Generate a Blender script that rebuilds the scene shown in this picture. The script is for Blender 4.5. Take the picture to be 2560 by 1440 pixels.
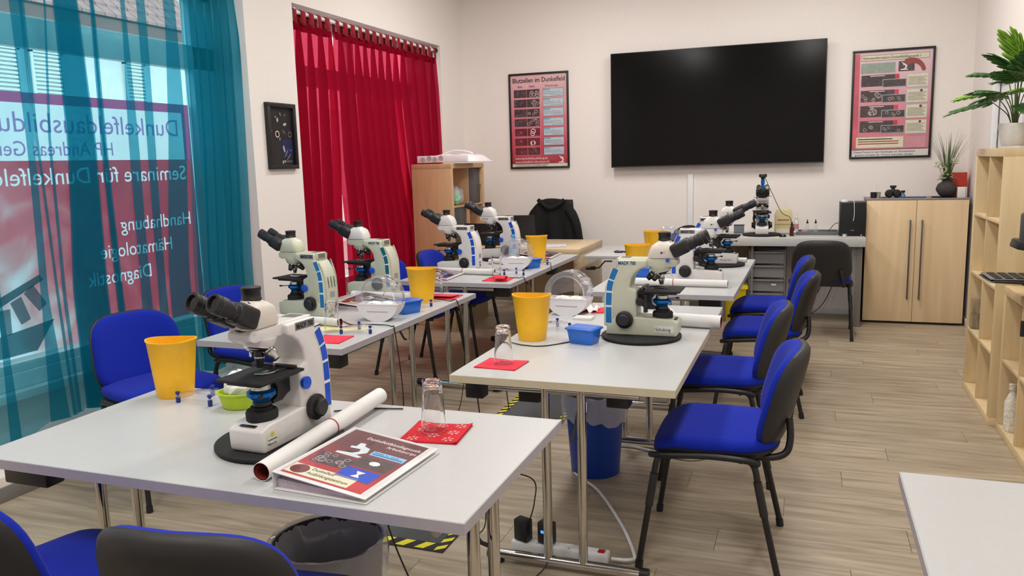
import bpy, bmesh, math, random
from mathutils import Vector, Matrix
random.seed(7)
PI = math.pi
S = bpy.context.scene
C = S.collection
for o in list(bpy.data.objects): bpy.data.objects.remove(o)

# ------------------------------------------------------------------ camera
cam = bpy.data.cameras.new('camera'); co = bpy.data.objects.new('camera', cam); C.objects.link(co)
YAW, PIT, ROL, F = 0.353382687, 0.15427449, -0.027318, 2015.1
cy, sy, cp, sp = math.cos(YAW), math.sin(YAW), math.cos(PIT), math.sin(PIT)
fw = Vector((-sy*cp, cy*cp, -sp)); rt = Vector((cy, sy, 0)); up = rt.cross(fw)
r2 = math.cos(ROL)*rt + math.sin(ROL)*up; u2 = -math.sin(ROL)*rt + math.cos(ROL)*up
co.matrix_world = Matrix(((r2.x, u2.x, -fw.x, 0), (r2.y, u2.y, -fw.y, 0), (r2.z, u2.z, -fw.z, 1.474), (0, 0, 0, 1)))
cam.sensor_width = 36; cam.lens = F/2560*36; cam.clip_start = 0.05; cam.clip_end = 200
S.camera = co

# ------------------------------------------------------------------ world, lamps, exposure
w = bpy.data.worlds.new('sky'); S.world = w; w.use_nodes = True
bg = w.node_tree.nodes['Background']; bg.inputs[0].default_value = (0.86, 0.93, 1.0, 1); bg.inputs[1].default_value = 4.5
def area(x, y, z, sx, sy_, power, col):
    l = bpy.data.lights.new('ceiling_lamp', 'AREA'); l.shape = 'RECTANGLE'; l.size = sx; l.size_y = sy_
    l.energy = power; l.color = col
    o = bpy.data.objects.new('ceiling_lamp', l); C.objects.link(o); o.location = (x, y, z); return o
for lx in (-1.95, 0.0):
    for ly, pw in ((0.6, 33), (3.2, 32), (6.1, 41)):
        area(lx, ly, 3.32, 0.35, 1.25, pw, (1.0, 0.968, 0.935))
S.view_settings.view_transform = 'Standard'; S.view_settings.look = 'None'
S.view_settings.exposure = -0.10; S.view_settings.gamma = 1.0; S.view_settings.use_curve_mapping = False
try:
    S.cycles.transparent_max_bounces = 32; S.cycles.max_bounces = 12; S.cycles.transmission_bounces = 10
except Exception: pass

# ------------------------------------------------------------------ materials
MATS = {}
def lin(c):
    return tuple(((v/255)/12.92 if v/255 <= 0.04045 else ((v/255+0.055)/1.055)**2.4) for v in c)
def mat(name, rgb, rough=0.5, metal=0.0, nz=0.06, scale=30, bump=0.0, spec=0.5, trans=0.0, emit=None, sheen=0, coat=0, stretch=None):
    if name in MATS: return MATS[name]
    m = bpy.data.materials.new(name); m.use_nodes = True; nt = m.node_tree; N = nt.nodes; L = nt.links
    b = N['Principled BSDF']; c = lin(rgb)
    b.inputs['Roughness'].default_value = rough; b.inputs['Metallic'].default_value = metal
    b.inputs['Specular IOR Level'].default_value = spec
    b.inputs['Transmission Weight'].default_value = trans
    b.inputs['Sheen Weight'].default_value = sheen; b.inputs['Coat Weight'].default_value = coat
    tc = N.new('ShaderNodeTexCoord'); mp = N.new('ShaderNodeMapping'); L.new(tc.outputs['Object'], mp.inputs[0])
    if stretch: mp.inputs['Scale'].default_value = stretch
    t = N.new('ShaderNodeTexNoise'); t.inputs['Scale'].default_value = scale; t.inputs['Detail'].default_value = 4
    L.new(mp.outputs[0], t.inputs[0])
    r = N.new('ShaderNodeValToRGB'); r.color_ramp.elements[0].position = .3; r.color_ramp.elements[1].position = .7
    r.color_ramp.elements[0].color = (*[v*(1-nz) for v in c], 1); r.color_ramp.elements[1].color = (*[min(1, v*(1+nz)) for v in c], 1)
    L.new(t.outputs[0], r.inputs[0]); L.new(r.outputs[0], b.inputs['Base Color'])
    if bump:
        bp = N.new('ShaderNodeBump'); bp.inputs['Strength'].default_value = bump; bp.inputs['Distance'].default_value = .002
        L.new(t.outputs[0], bp.inputs['Height']); L.new(bp.outputs[0], b.inputs['Normal'])
    if emit:
        b.inputs['Emission Color'].default_value = (*lin(emit[0]), 1); b.inputs['Emission Strength'].default_value = emit[1]
    MATS[name] = m; return m
def wood(name, c1, c2, rough=0.35, stretch=(14, 1.2, 14), scale=2.0):
    if name in MATS: return MATS[name]
    m = bpy.data.materials.new(name); m.use_nodes = True; nt = m.node_tree; N = nt.nodes; L = nt.links
    b = N['Principled BSDF']; b.inputs['Roughness'].default_value = rough
    tc = N.new('ShaderNodeTexCoord'); mp = N.new('ShaderNodeMapping'); mp.inputs['Scale'].default_value = stretch
    oi = N.new('ShaderNodeObjectInfo'); ad = N.new('ShaderNodeVectorMath'); ad.operation = 'ADD'
    ml = N.new('ShaderNodeMath'); ml.operation = 'MULTIPLY'; ml.inputs[1].default_value = 37
    L.new(oi.outputs['Random'], ml.inputs[0]); L.new(tc.outputs['Object'], ad.inputs[0]); L.new(ml.outputs[0], ad.inputs[1])
    L.new(ad.outputs[0], mp.inputs[0])
    t = N.new('ShaderNodeTexNoise'); t.inputs['Scale'].default_value = scale; t.inputs['Detail'].default_value = 6; t.inputs['Distortion'].default_value = .6
    L.new(mp.outputs[0], t.inputs[0])
    r = N.new('ShaderNodeValToRGB'); r.color_ramp.elements[0].position = .25; r.color_ramp.elements[1].position = .75
    r.color_ramp.elements[0].color = (*lin(c1), 1); r.color_ramp.elements[1].color = (*lin(c2), 1)
    L.new(t.outputs[0], r.inputs[0])
    hs = N.new('ShaderNodeHueSaturation'); mr = N.new('ShaderNodeMapRange'); mr.inputs[3].default_value = .93; mr.inputs[4].default_value = 1.06
    L.new(oi.outputs['Random'], mr.inputs[0]); L.new(mr.outputs[0], hs.inputs['Value']); L.new(r.outputs[0], hs.inputs['Color'])
    L.new(hs.outputs[0], b.inputs['Base Color'])
    MATS[name] = m; return m
def sheer(name, tint, cloth, cover):
    m = bpy.data.materials.new(name); m.use_nodes = True; nt = m.node_tree; N = nt.nodes; L = nt.links
    N.remove(N['Principled BSDF']); out = N['Material Output']
    tr = N.new('ShaderNodeBsdfTransparent'); tr.inputs[0].default_value = (*tint, 1)
    d = N.new('ShaderNodeBsdfDiffuse'); d.inputs[0].default_value = (*cloth, 1)
    tl = N.new('ShaderNodeBsdfTranslucent'); tl.inputs[0].default_value = (*cloth, 1)
    mx = N.new('ShaderNodeMixShader'); mx.inputs[0].default_value = .5; L.new(d.outputs[0], mx.inputs[1]); L.new(tl.outputs[0], mx.inputs[2])
    m2 = N.new('ShaderNodeMixShader')
    tc = N.new('ShaderNodeTexCoord'); t = N.new('ShaderNodeTexNoise'); t.inputs['Scale'].default_value = 9
    L.new(tc.outputs['Object'], t.inputs[0]); mr = N.new('ShaderNodeMapRange'); mr.inputs[3].default_value = cover-.05; mr.inputs[4].default_value = cover+.05
    L.new(t.outputs[0], mr.inputs[0]); L.new(mr.outputs[0], m2.inputs[0])
    L.new(tr.outputs[0], m2.inputs[1]); L.new(mx.outputs[0], m2.inputs[2]); L.new(m2.outputs[0], out.inputs[0])
    MATS[name] = m; return m
def clear(name, tint=(1, 1, 1), gloss=.9, refl=.06, haze=0.0, hazecol=(1, 1, 1)):
    # thin transparent plastic or pane: mostly transparent with a Fresnel gloss
    m = bpy.data.materials.new(name); m.use_nodes = True; nt = m.node_tree; N = nt.nodes; L = nt.links
    N.remove(N['Principled BSDF']); out = N['Material Output']
    tr = N.new('ShaderNodeBsdfTransparent'); tr.inputs[0].default_value = (*tint, 1)
    df = N.new('ShaderNodeBsdfDiffuse'); df.inputs[0].default_value = (*hazecol, 1)
    m1 = N.new('ShaderNodeMixShader'); m1.inputs[0].default_value = haze
    L.new(tr.outputs[0], m1.inputs[1]); L.new(df.outputs[0], m1.inputs[2])
    g = N.new('ShaderNodeBsdfGlossy'); g.inputs['Roughness'].default_value = .06
    lw = N.new('ShaderNodeFresnel'); lw.inputs[0].default_value = 1.45
    # a thin sheet reflects only off its outer face
    ge = N.new('ShaderNodeNewGeometry'); iv = N.new('ShaderNodeMath'); iv.operation = 'SUBTRACT'; iv.inputs[0].default_value = 1; L.new(ge.outputs['Backfacing'], iv.inputs[1])
    mu = N.new('ShaderNodeMath'); mu.operation = 'MULTIPLY'; L.new(lw.outputs[0], mu.inputs[0]); L.new(iv.outputs[0], mu.inputs[1])
    m2 = N.new('ShaderNodeMixShader'); L.new(mu.outputs[0], m2.inputs[0]); L.new(m1.outputs[0], m2.inputs[1]); L.new(g.outputs[0], m2.inputs[2])
    L.new(m2.outputs[0], out.inputs[0]); MATS[name] = m; return m
def film(name, rgb, k=.8, op=1.0):
    # printed window film: lets daylight glow through its colour
    if name in MATS: return MATS[name]
    c = lin(rgb)
    m = bpy.data.materials.new(name); m.use_nodes = True; nt = m.node_tree; N = nt.nodes; L = nt.links
    N.remove(N['Principled BSDF']); out = N['Material Output']
    d = N.new('ShaderNodeBsdfDiffuse'); d.inputs[0].default_value = (*c, 1)
    tl = N.new('ShaderNodeBsdfTranslucent'); tl.inputs[0].default_value = (*c, 1)
    t = N.new('ShaderNodeTexNoise'); t.inputs['Scale'].default_value = 3; tc = N.new('ShaderNodeTexCoord'); L.new(tc.outputs['Object'], t.inputs[0])
    mr = N.new('ShaderNodeMapRange'); mr.inputs[3].default_value = k-.08; mr.inputs[4].default_value = k+.08; L.new(t.outputs[0], mr.inputs[0])
    mx = N.new('ShaderNodeMixShader'); L.new(mr.outputs[0], mx.inputs[0]); L.new(d.outputs[0], mx.inputs[1]); L.new(tl.outputs[0], mx.inputs[2])
    if op < 1:
        tr = N.new('ShaderNodeBsdfTransparent'); m3 = N.new('ShaderNodeMixShader'); m3.inputs[0].default_value = op
        L.new(tr.outputs[0], m3.inputs[1]); L.new(mx.outputs[0], m3.inputs[2]); mx = m3
    L.new(mx.outputs[0], out.inputs[0]); MATS[name] = m; return m

WALL = mat('wall_paint', (240, 233, 227), .85, nz=.015, scale=60, bump=.15)
CEIL = mat('ceiling_paint', (240, 238, 234), .9, nz=.01)
TRIM = mat('white_trim', (228, 228, 228), .45, nz=.02)
GREYTRIM = mat('grey_skirting', (120, 118, 116), .5)
PVC = mat('window_plastic', (232, 234, 236), .3, nz=.02)
TOP = mat('table_laminate', (190, 191, 190), .30, nz=.02, scale=80)
EDGEG = mat('grey_edge_band', (176, 172, 178), .45, nz=.03)
EDGEB = mat('beige_edge_band', (206, 196, 168), .45, nz=.03)
CHROME = mat('chrome', (206, 204, 200), .12, 1.0, nz=.02)
BLACK = mat('black_plastic', (24, 24, 26), .42, nz=.12)
BLACKG = mat('black_gloss', (12, 12, 14), .12, nz=.05)
BLACKM = mat('black_matte', (20, 20, 22), .75, nz=.15, bump=.3)
DGREY = mat('dark_grey_plastic', (62, 62, 64), .5)
CHAIRB = mat('chair_shell_plastic', (34, 33, 34), .55, nz=.1)
BLUEF = mat('blue_fabric', (12, 37, 158), .95, nz=.10, scale=500, bump=.25, sheen=.05, spec=.25)
BLUEJ = mat('royal_blue_plastic', (28, 84, 205), .35)
WHITEP = mat('white_instrument_paint', (222, 219, 216), .3, nz=.02, coat=.3)
BEIGEP = mat('beige_instrument_paint', (194, 196, 176), .38, nz=.02)
CREAMP = mat('cream_head_paint', (218, 210, 200), .35, nz=.02)
STRB = mat('stripe_blue', (20, 78, 198), .3)
STRT = mat('stripe_teal', (20, 112, 176), .3)
STRG = mat('stripe_petrol', (14, 96, 120), .3)
RINGB = mat('anodised_blue', (20, 110, 190), .25, .6)
SILVER = mat('silver_metal', (200, 198, 194), .2, 1.0)
YEL = mat('yellow_plastic', (250, 190, 30), .38, nz=.03)
YEL2 = mat('yellow_bin_plastic', (240, 214, 30), .4)
GREENP = mat('lime_plastic', (176, 204, 34), .4)
REDN = mat('red_paper_napkin', (226, 52, 72), .9, nz=.05, bump=.4)
REDD = mat('dark_red_paper_napkin', (200, 22, 38), .9, nz=.06, bump=.4)
PAPER = mat('white_paper', (222, 220, 217), .7, nz=.02)
PAPERY = mat('yellowed_paper', (226, 216, 160), .7)
TISSUE = mat('white_tissue', (246, 244, 242), .95, nz=.02, bump=.6, scale=60)
ROLLIN = mat('roll_red_print', (130, 44, 40), .6)
BURG = mat('burgundy_print', (112, 40, 52), .45, nz=.35, scale=9)
REDP = mat('red_print', (204, 62, 80), .45, nz=.3, scale=7)
PINKP = mat('pink_print', (214, 150, 160), .5, nz=.15, scale=5)
DARKP = mat('dark_photo_print', (72, 60, 64), .4, nz=.5, scale=60)
BIRCH = wood('birch_veneer', (216, 190, 144), (232, 208, 164), stretch=(10, 10, 1.0))
BIRCHS = wood('birch_side_veneer', (190, 152, 112), (206, 170, 130), stretch=(8, 8, 1.0))
BIRCHD = wood('birch_door_veneer', (220, 190, 148), (238, 214, 174), stretch=(7, 7, .5), scale=1.6)
DESKW = wood('oak_desk_veneer', (196, 174, 136), (212, 190, 152), stretch=(1.2, 10, 10))
PLANK = wood('laminate_plank', (138, 124, 104), (192, 176, 152), .42, stretch=(1.1, 11, 10), scale=2.2)
GREYD = mat('grey_desk_laminate', (190, 190, 186), .45, nz=.04)
DARKPANEL = mat('taupe_desk_panel', (120, 112, 102), .6)
MATG = mat('rubber_mat_grey', (76, 78, 80), .95, nz=.2, scale=300, bump=.5)
GLASS = mat('drinking_glass', (255, 255, 255), .02, trans=1.0, nz=0)
GLASS.node_tree.nodes['Principled BSDF'].inputs['IOR'].default_value = 1.45
DOME = clear('clear_acrylic', (.96, .96, .97), haze=.07, hazecol=(.9, .9, .95))
PANE = clear('window_pane', (.95, .97, .97))
FROST = clear('frosted_drawer_plastic', (.62, .62, .64), haze=.35, hazecol=(.55, .55, .56))
LINER = clear('clear_bag_film', (.93, .93, .95), haze=.38, hazecol=(.8, .8, .85))
PET = clear('clear_bottle_plastic', (.92, .95, .97), haze=.1)
BLUEBOX = mat('translucent_blue_plastic', (44, 122, 230), .25, nz=.12, scale=14, trans=.25)
PETROL = sheer('turquoise_voile', (.50, .80, .87), (.012, .30, .40), .26)
REDV = sheer('red_voile', (.76, .10, .17), (.42, .010, .042), .66)
LEAF = mat('leaf_green', (58, 108, 44), .45, nz=.35, scale=20)
LEAFL = mat('leaf_light_green', (132, 178, 52), .45, nz=.25, scale=20)
STEM = mat('stem_green', (86, 104, 56), .6)

# ------------------------------------------------------------------ mesh helpers
class MB:
    def __init__(s): s.v = []; s.f = []; s.M = None
    def add(s, vs, fs):
        n = len(s.v)
        if s.M is not None: vs = [tuple(s.M @ Vector(v)) for v in vs]
        s.v += [tuple(v) for v in vs]; s.f += [tuple(i+n for i in f) for f in fs]; return s
    def box(s, x0, x1, y0, y1, z0, z1):
        return s.add([(x0,y0,z0),(x1,y0,z0),(x1,y1,z0),(x0,y1,z0),(x0,y0,z1),(x1,y0,z1),(x1,y1,z1),(x0,y1,z1)],
                     [(0,3,2,1),(4,5,6,7),(0,1,5,4),(1,2,6,5),(2,3,7,6),(3,0,4,7)])
    def prism(s, pts, ax, a, b):
        n = len(pts)
        g = {'x': lambda p, t: (t, p[0], p[1]), 'y': lambda p, t: (p[0], t, p[1]), 'z': lambda p, t: (p[0], p[1], t)}[ax]
        vs = [g(p, a) for p in pts] + [g(p, b) for p in pts]
        fs = [tuple(range(n))[::-1], tuple(range(n, 2*n))] + [(i, (i+1) % n, n+(i+1) % n, n+i) for i in range(n)]
        return s.add(vs, fs)
    def lathe(s, prof, n=24, c=(0, 0, 0), ax='z', sx=1, sy=1, close=True):
        vs = []; fs = []
        for r, z in prof:
            for i in range(n):
                a = 2*PI*i/n; x, y = r*math.cos(a)*sx, r*math.sin(a)*sy
                p = {'z': (x, y, z), 'y': (x, z, y), 'x': (z, x, y)}[ax]
                vs.append((p[0]+c[0], p[1]+c[1], p[2]+c[2]))
        m = len(prof)
        for k in range(m-1):
            for i in range(n): fs.append((k*n+i, k*n+(i+1) % n, (k+1)*n+(i+1) % n, (k+1)*n+i))
        if close:
            if prof[0][0] > 1e-5: fs.append(tuple(range(n))[::-1])
            if prof[-1][0] > 1e-5: fs.append(tuple(range((m-1)*n, m*n)))
        return s.add(vs, fs)
    def cyl(s, c, r, h, n=20, ax='z'): return s.lathe([(r, 0), (r, h)], n, c, ax)
    def rod(s, a, b, r, n=10, r2=None): return s.tube([a, b], r, n, r2=r2)
    def tube(s, pts, r, n=8, caps=True, r2=None, closed=False):
        P = [Vector(p) for p in pts]; m = len(P); vs = []; fs = []
        T = []
        for i in range(m):
            if closed: t = P[(i+1) % m]-P[i-1]
            else: t = P[min(i+1, m-1)]-P[max(i-1, 0)]
            T.append(t.normalized() if t.length > 1e-9 else Vector((0, 0, 1)))
        u = T[0].orthogonal().normalized()
        for i in range(m):
            u = (u - T[i]*u.dot(T[i])); u = u.normalized() if u.length > 1e-6 else T[i].orthogonal().normalized()
            v = T[i].cross(u)
            rr = r if r2 is None else r+(r2-r)*i/(m-1)
            for k in range(n):
                a = 2*PI*k/n; vs.append(P[i]+u*(rr*math.cos(a))+v*(rr*math.sin(a)))
        for i in range(m if closed else m-1):
            j = (i+1) % m
            for k in range(n): fs.append((i*n+k, i*n+(k+1) % n, j*n+(k+1) % n, j*n+k))
        if caps and not closed: fs += [tuple(range(n))[::-1], tuple(range((m-1)*n, m*n))]
        return s.add(vs, fs)
    def grid(s, fn, nu, nv):
        vs = [fn(i/(nu-1), j/(nv-1)) for j in range(nv) for i in range(nu)]
        return s.add(vs, [(j*nu+i, j*nu+i+1, (j+1)*nu+i+1, (j+1)*nu+i) for j in range(nv-1) for i in range(nu-1)])
    def build(s, name, m, parent=None, bevel=0, seg=2, smooth=True, ang=38, loc=None, rot=None, subsurf=0, solid=0):
        me = bpy.data.meshes.new(name); me.from_pydata(s.v, [], s.f); me.update()
        bm = bmesh.new(); bm.from_mesh(me); bmesh.ops.recalc_face_normals(bm, faces=bm.faces)
        if bevel:
            es = [e for e in bm.edges if len(e.link_faces) == 2 and e.calc_face_angle(0) > math.radians(32)]
            bmesh.ops.bevel(bm, geom=es, offset=bevel, segments=seg, affect='EDGES', profile=.5, clamp_overlap=True)
        bm.to_mesh(me); bm.free()
        if smooth:
            me.polygons.foreach_set('use_smooth', [True]*len(me.polygons)); me.set_sharp_from_angle(angle=math.radians(ang))
        me.materials.append(m)
        o = bpy.data.objects.new(name, me); C.objects.link(o)
        if parent: o.parent = parent
        if loc: o.location = loc
        if rot: o.rotation_euler = rot
        if solid:
            md = o.modifiers.new('thickness', 'SOLIDIFY'); md.thickness = solid; md.offset = 0
        if subsurf:
            md = o.modifiers.new('smooth', 'SUBSURF'); md.levels = md.render_levels = subsurf
        return o
def bezier(pts, n=8):
    P = [Vector(p) for p in pts]; out = []
    for i in range(len(P)-1):
        p0 = P[max(i-1, 0)]; p1 = P[i]; p2 = P[i+1]; p3 = P[min(i+2, len(P)-1)]
        for k in range(n):
            t = k/n
            out.append(.5*((2*p1)+(p2-p0)*t+(2*p0-5*p1+4*p2-p3)*t*t+(3*p1-p0-3*p2+p3)*t**3))
    out.append(P[-1]); return out
def tag(o, label=None, cat=None, group=None, kind=None):
    if label: o['label'] = label
    if cat: o['category'] = cat
    if group: o['group'] = group
    if kind: o['kind'] = kind
    return o
def thing(name, label, cat, loc=(0, 0, 0), rz=0, group=None):
    o = bpy.data.objects.new(name, None); C.objects.link(o); o.empty_display_size = .05
    o.location = loc; o.rotation_euler = (0, 0, rz); return tag(o, label, cat, group)
def copy_tree(o, parent=None):
    c = o.copy(); C.objects.link(c)
    if parent is not None: c.parent = parent
    for ch in list(o.children): copy_tree(ch, c)
    return c
def place(proto, label, loc, rz, group=None, first=set()):
    # the first call moves the prototype itself, every later one copies it with its parts
    if proto.name in first: o = copy_tree(proto)
    else: first.add(proto.name); o = proto
    o.location = loc; o.rotation_euler = (0, 0, rz); tag(o, label, None, group); return o
TXT = {}
def text(s, size, m, parent, loc, rot=(PI/2, 0, 0), align='LEFT', name='lettering', sx=1.0, bold=0.0):
    key = (s, align, m.name, bold)
    if key not in TXT:
        cu = bpy.data.curves.new('t', 'FONT'); cu.body = s; cu.size = 1; cu.align_x = align; cu.extrude = .012; cu.offset = bold; cu.resolution_u = 2
        t = bpy.data.objects.new('t', cu); C.objects.link(t); bpy.context.view_layer.update()
        me = bpy.data.meshes.new_from_object(t.evaluated_get(bpy.context.evaluated_depsgraph_get()))
        bpy.data.objects.remove(t); bpy.data.curves.remove(cu); me.materials.clear(); me.materials.append(m); me.name = 'lettering'; TXT[key] = me
    o = bpy.data.objects.new(name, TXT[key]); C.objects.link(o); o.parent = parent
    o.location = loc; o.rotation_euler = rot; o.scale = (size*sx, size, size if size < .05 else .02); return o

exec_order = None
# ================================================================== ROOM
XL, XR, YB, YR, ZC = -3.425, 1.29, 7.96, -1.6, 3.4
def struct(name, mb, m, **k):
    o = mb.build(name, m, **k); o['kind'] = 'structure'; return o
fl = struct('floor', MB().box(-3.45, 2.2, YR, YB+.05, -.08, -.012), DARKPANEL, smooth=False)
# laminate planks running left to right, every one a piece of its own
PW, PLN = .193, 1.28
pmesh = {}
def plank(x0, x1, y0):
    L_ = round(x1-x0, 3)
    if L_ not in pmesh:
        o = MB().box(0, L_-.0012, 0, PW-.0012, -.012, 0).build('plank', PLANK, fl, bevel=.0007, seg=1, smooth=False); pmesh[L_] = o.data
    else:
        o = bpy.data.objects.new('plank', pmesh[L_]); C.objects.link(o); o.parent = fl
    o.location = (x0, y0, 0)
row = 0; y = YB - PW*40
while y < YB:
    x = -3.44 - [0, .46, .88, .22, .7][row % 5]
    while x < 2.2:
        a, b = max(x, -3.44), min(x+PLN, 2.2)
        if b-a > .05 and y > .3: plank(a, b, y)
        x += PLN
    y += PW; row += 1
struct('ceiling', MB().box(XL-.5, 2.2, YR, YB+.1, ZC, ZC+.1), CEIL, smooth=False)
struct('wall_back', MB().box(XL-.1, 2.3, YB, YB+.12, -.05, ZC), WALL, smooth=False)
struct('wall_rear', MB().box(XL-.1, 2.3, YR-.1, YR, -.05, ZC), WALL, smooth=False)
wr = MB().box(XR, XR+.12, 7.05, YB, -.05, ZC).box(XR, XR+.12, YR, 6.05, -.05, ZC).box(XR, XR+.12, 6.05, 7.05, 2.05, ZC)
struct('wall_right', wr, WALL, smooth=False)
# left wall with two tall window openings
O1 = (1.4, 4.462, 2.62); O2 = (4.995, 7.43, 2.62)
wl = MB()
for a, b, z0, z1 in ((YR, O1[0], -.05, ZC), (O1[1], O2[0], -.05, ZC), (O2[1], YB, -.05, ZC), (O1[0], O1[1], O1[2], ZC), (O2[0], O2[1], O2[2], ZC),
                     (O1[0], O1[1], -.05, .112), (O2[0], O2[1], -.05, .112)):
    wl.box(XL-.42, XL, a, b, z0, z1)
struct('wall_left', wl, WALL, smooth=False)
wb = MB()
for a, b in (O1[:2], O2[:2]): wb.box(XL-.42, XL-.30, a, b, .112, .42).box(XL-.30, XL-.20, a, b, .38, .42)
struct('trim_1', wb, TRIM, bevel=.003)['label'] = 'white parapet ledge below the windows'
struct('baseboard_left', MB().box(XL, XL+.012, O1[0], YB, 0, .07), GREYTRIM, bevel=.002)
struct('baseboard_back', MB().box(XL, XR, YB-.012, YB, 0, .06), TRIM, bevel=.002)
struct('baseboard_right', MB().box(XR-.012, XR, YR, 6.0, 0, .06).box(XR-.012, XR, 7.1, YB, 0, .06), TRIM, bevel=.002)
# door in the right wall beyond the tall shelf
dr = struct('door_1', MB().box(XR+.03, XR+.07, 6.06, 7.04, 0, 2.04), TRIM, bevel=.003)
MB().box(XR-.02, XR+.02, 6.98, 7.05, 0, 2.05).box(XR-.02, XR+.02, 6.05, 6.12, 0, 2.05).box(XR-.02, XR+.02, 6.05, 7.05, 1.98, 2.05).build('door_frame', TRIM, dr, bevel=.003)
MB().lathe([(.012, 0), (.012, .05)], 12, (XR+.03, 6.2, 1.05), 'x').rod((XR-.02, 6.2, 1.05), (XR-.02, 6.33, 1.05), .01).build('door_handle', CHROME, dr)
# vertical cable duct under the screen
struct('trim_2', MB().box(-1.095, -1.045, YB-.02, YB, .0, 1.32), TRIM, bevel=.002)['label'] = 'white vertical cable duct below the television'

# ---- windows
def window(n, y0, y1, posts):
    XW = XL-.295
    r = bpy.data.objects.new(n, None); C.objects.link(r); r['kind'] = 'structure'
    def bar(a, b, z0, z1, d=.035, nm='window_frame'): MB().box(XW-d, XW+d, a, b, z0, z1).build(nm, PVC, r, bevel=.006)
    bar(y0, y1, .42, .50); bar(y0, y1, 2.54, 2.62); bar(y0, y1, 2.11, 2.26)
    bar(y0, y0+.07, .42, 2.62); bar(y1-.20, y1, .42, 2.62)
    for p in posts: bar(p-.035, p+.035, .5, 2.54)
    for z0, z1 in ((.5, 2.11), (2.26, 2.54)):
        ed = [y0+.07]+sum([[p-.035, p+.035] for p in posts], [])+[y1-.20]
        for a, b in zip(ed[0::2], ed[1::2]): MB().box(XW-.03, XW-.022, a, b, z0, z1).build('glass_pane', PANE, r, smooth=False)
    bar(y0+.07, y1-.20, .50, .545, .02, 'glazing_bead')
    return r
W1 = window('window_1', O1[0], O1[1], [])
W2 = window('window_2', O2[0], O2[1], [6.2])
# printed film on the outside of window 1, read in mirror writing from inside
XF = XL-.325
FW = film('film_white', (236, 236, 232), .9); FR = film('film_red', (196, 62, 76), .9); FM = film('film_magenta', (176, 70, 120), .9)
FP = film('film_violet_letter', (158, 118, 172), .9); FG = film('film_pale', (226, 212, 208), .9); FGY = film('film_grey', (130, 140, 146), .9)
FSK = film('film_rose', (214, 120, 122), .9)
bn = thing('window_banner_film', 'printed red and white window film with mirrored lettering behind turquoise curtain', 'window film', (XF, 3, .55))
def plane(nm, a, b, z0, z1, m, k=0, par=None): return MB().add([(.0004*k, a-3, z0-.55), (.0004*k, b-3, z0-.55), (.0004*k, b-3, z1-.55), (.0004*k, a-3, z1-.55)], [(0, 1, 2, 3)]).build(nm, m, par or bn, smooth=False)
def filmphoto(name):
    m = film(name, (206, 70, 82), .92); nt = m.node_tree; N = nt.nodes; L = nt.links
    tc = N.new('ShaderNodeTexCoord'); t = N.new('ShaderNodeTexNoise'); t.inputs['Scale'].default_value = 3.2; t.inputs['Detail'].default_value = 2; t.inputs['Distortion'].default_value = 1.4
    L.new(tc.outputs['Object'], t.inputs[0]); sp_ = N.new('ShaderNodeSeparateXYZ'); L.new(tc.outputs['Object'], sp_.inputs[0])
    a = N.new('ShaderNodeMath'); a.operation = 'MULTIPLY_ADD'; a.inputs[1].default_value = .42; a.inputs[2].default_value = -.02; L.new(sp_.outputs[1], a.inputs[0])
    a2 = N.new('ShaderNodeMath'); a2.operation = 'MULTIPLY_ADD'; a2.inputs[1].default_value = .35; L.new(sp_.outputs[2], a2.inputs[0]); L.new(a.outputs[0], a2.inputs[2])
    a3 = N.new('ShaderNodeMath'); a3.operation = 'MULTIPLY_ADD'; a3.inputs[1].default_value = .75; L.new(t.outputs[0], a3.inputs[0]); L.new(a2.outputs[0], a3.inputs[2])
    r = N.new('ShaderNodeValToRGB'); L.new(a3.outputs[0], r.inputs[0])
    for i, (p, c) in enumerate(((.28, (226, 222, 220)), (.42, (216, 168, 164)), (.58, (212, 104, 108)), (.78, (190, 60, 74)), (1.0, (176, 50, 66)))):
        e = r.color_ramp.elements[i] if i < 2 else r.color_ramp.elements.new(p); e.position = p; e.color = (*lin(c), 1)
    for n_ in N:
        if n_.type in ('BSDF_DIFFUSE', 'BSDF_TRANSLUCENT'): L.new(r.outputs[0], n_.inputs[0])
    return m
FPH = filmphoto('film_photo_print')
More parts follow.
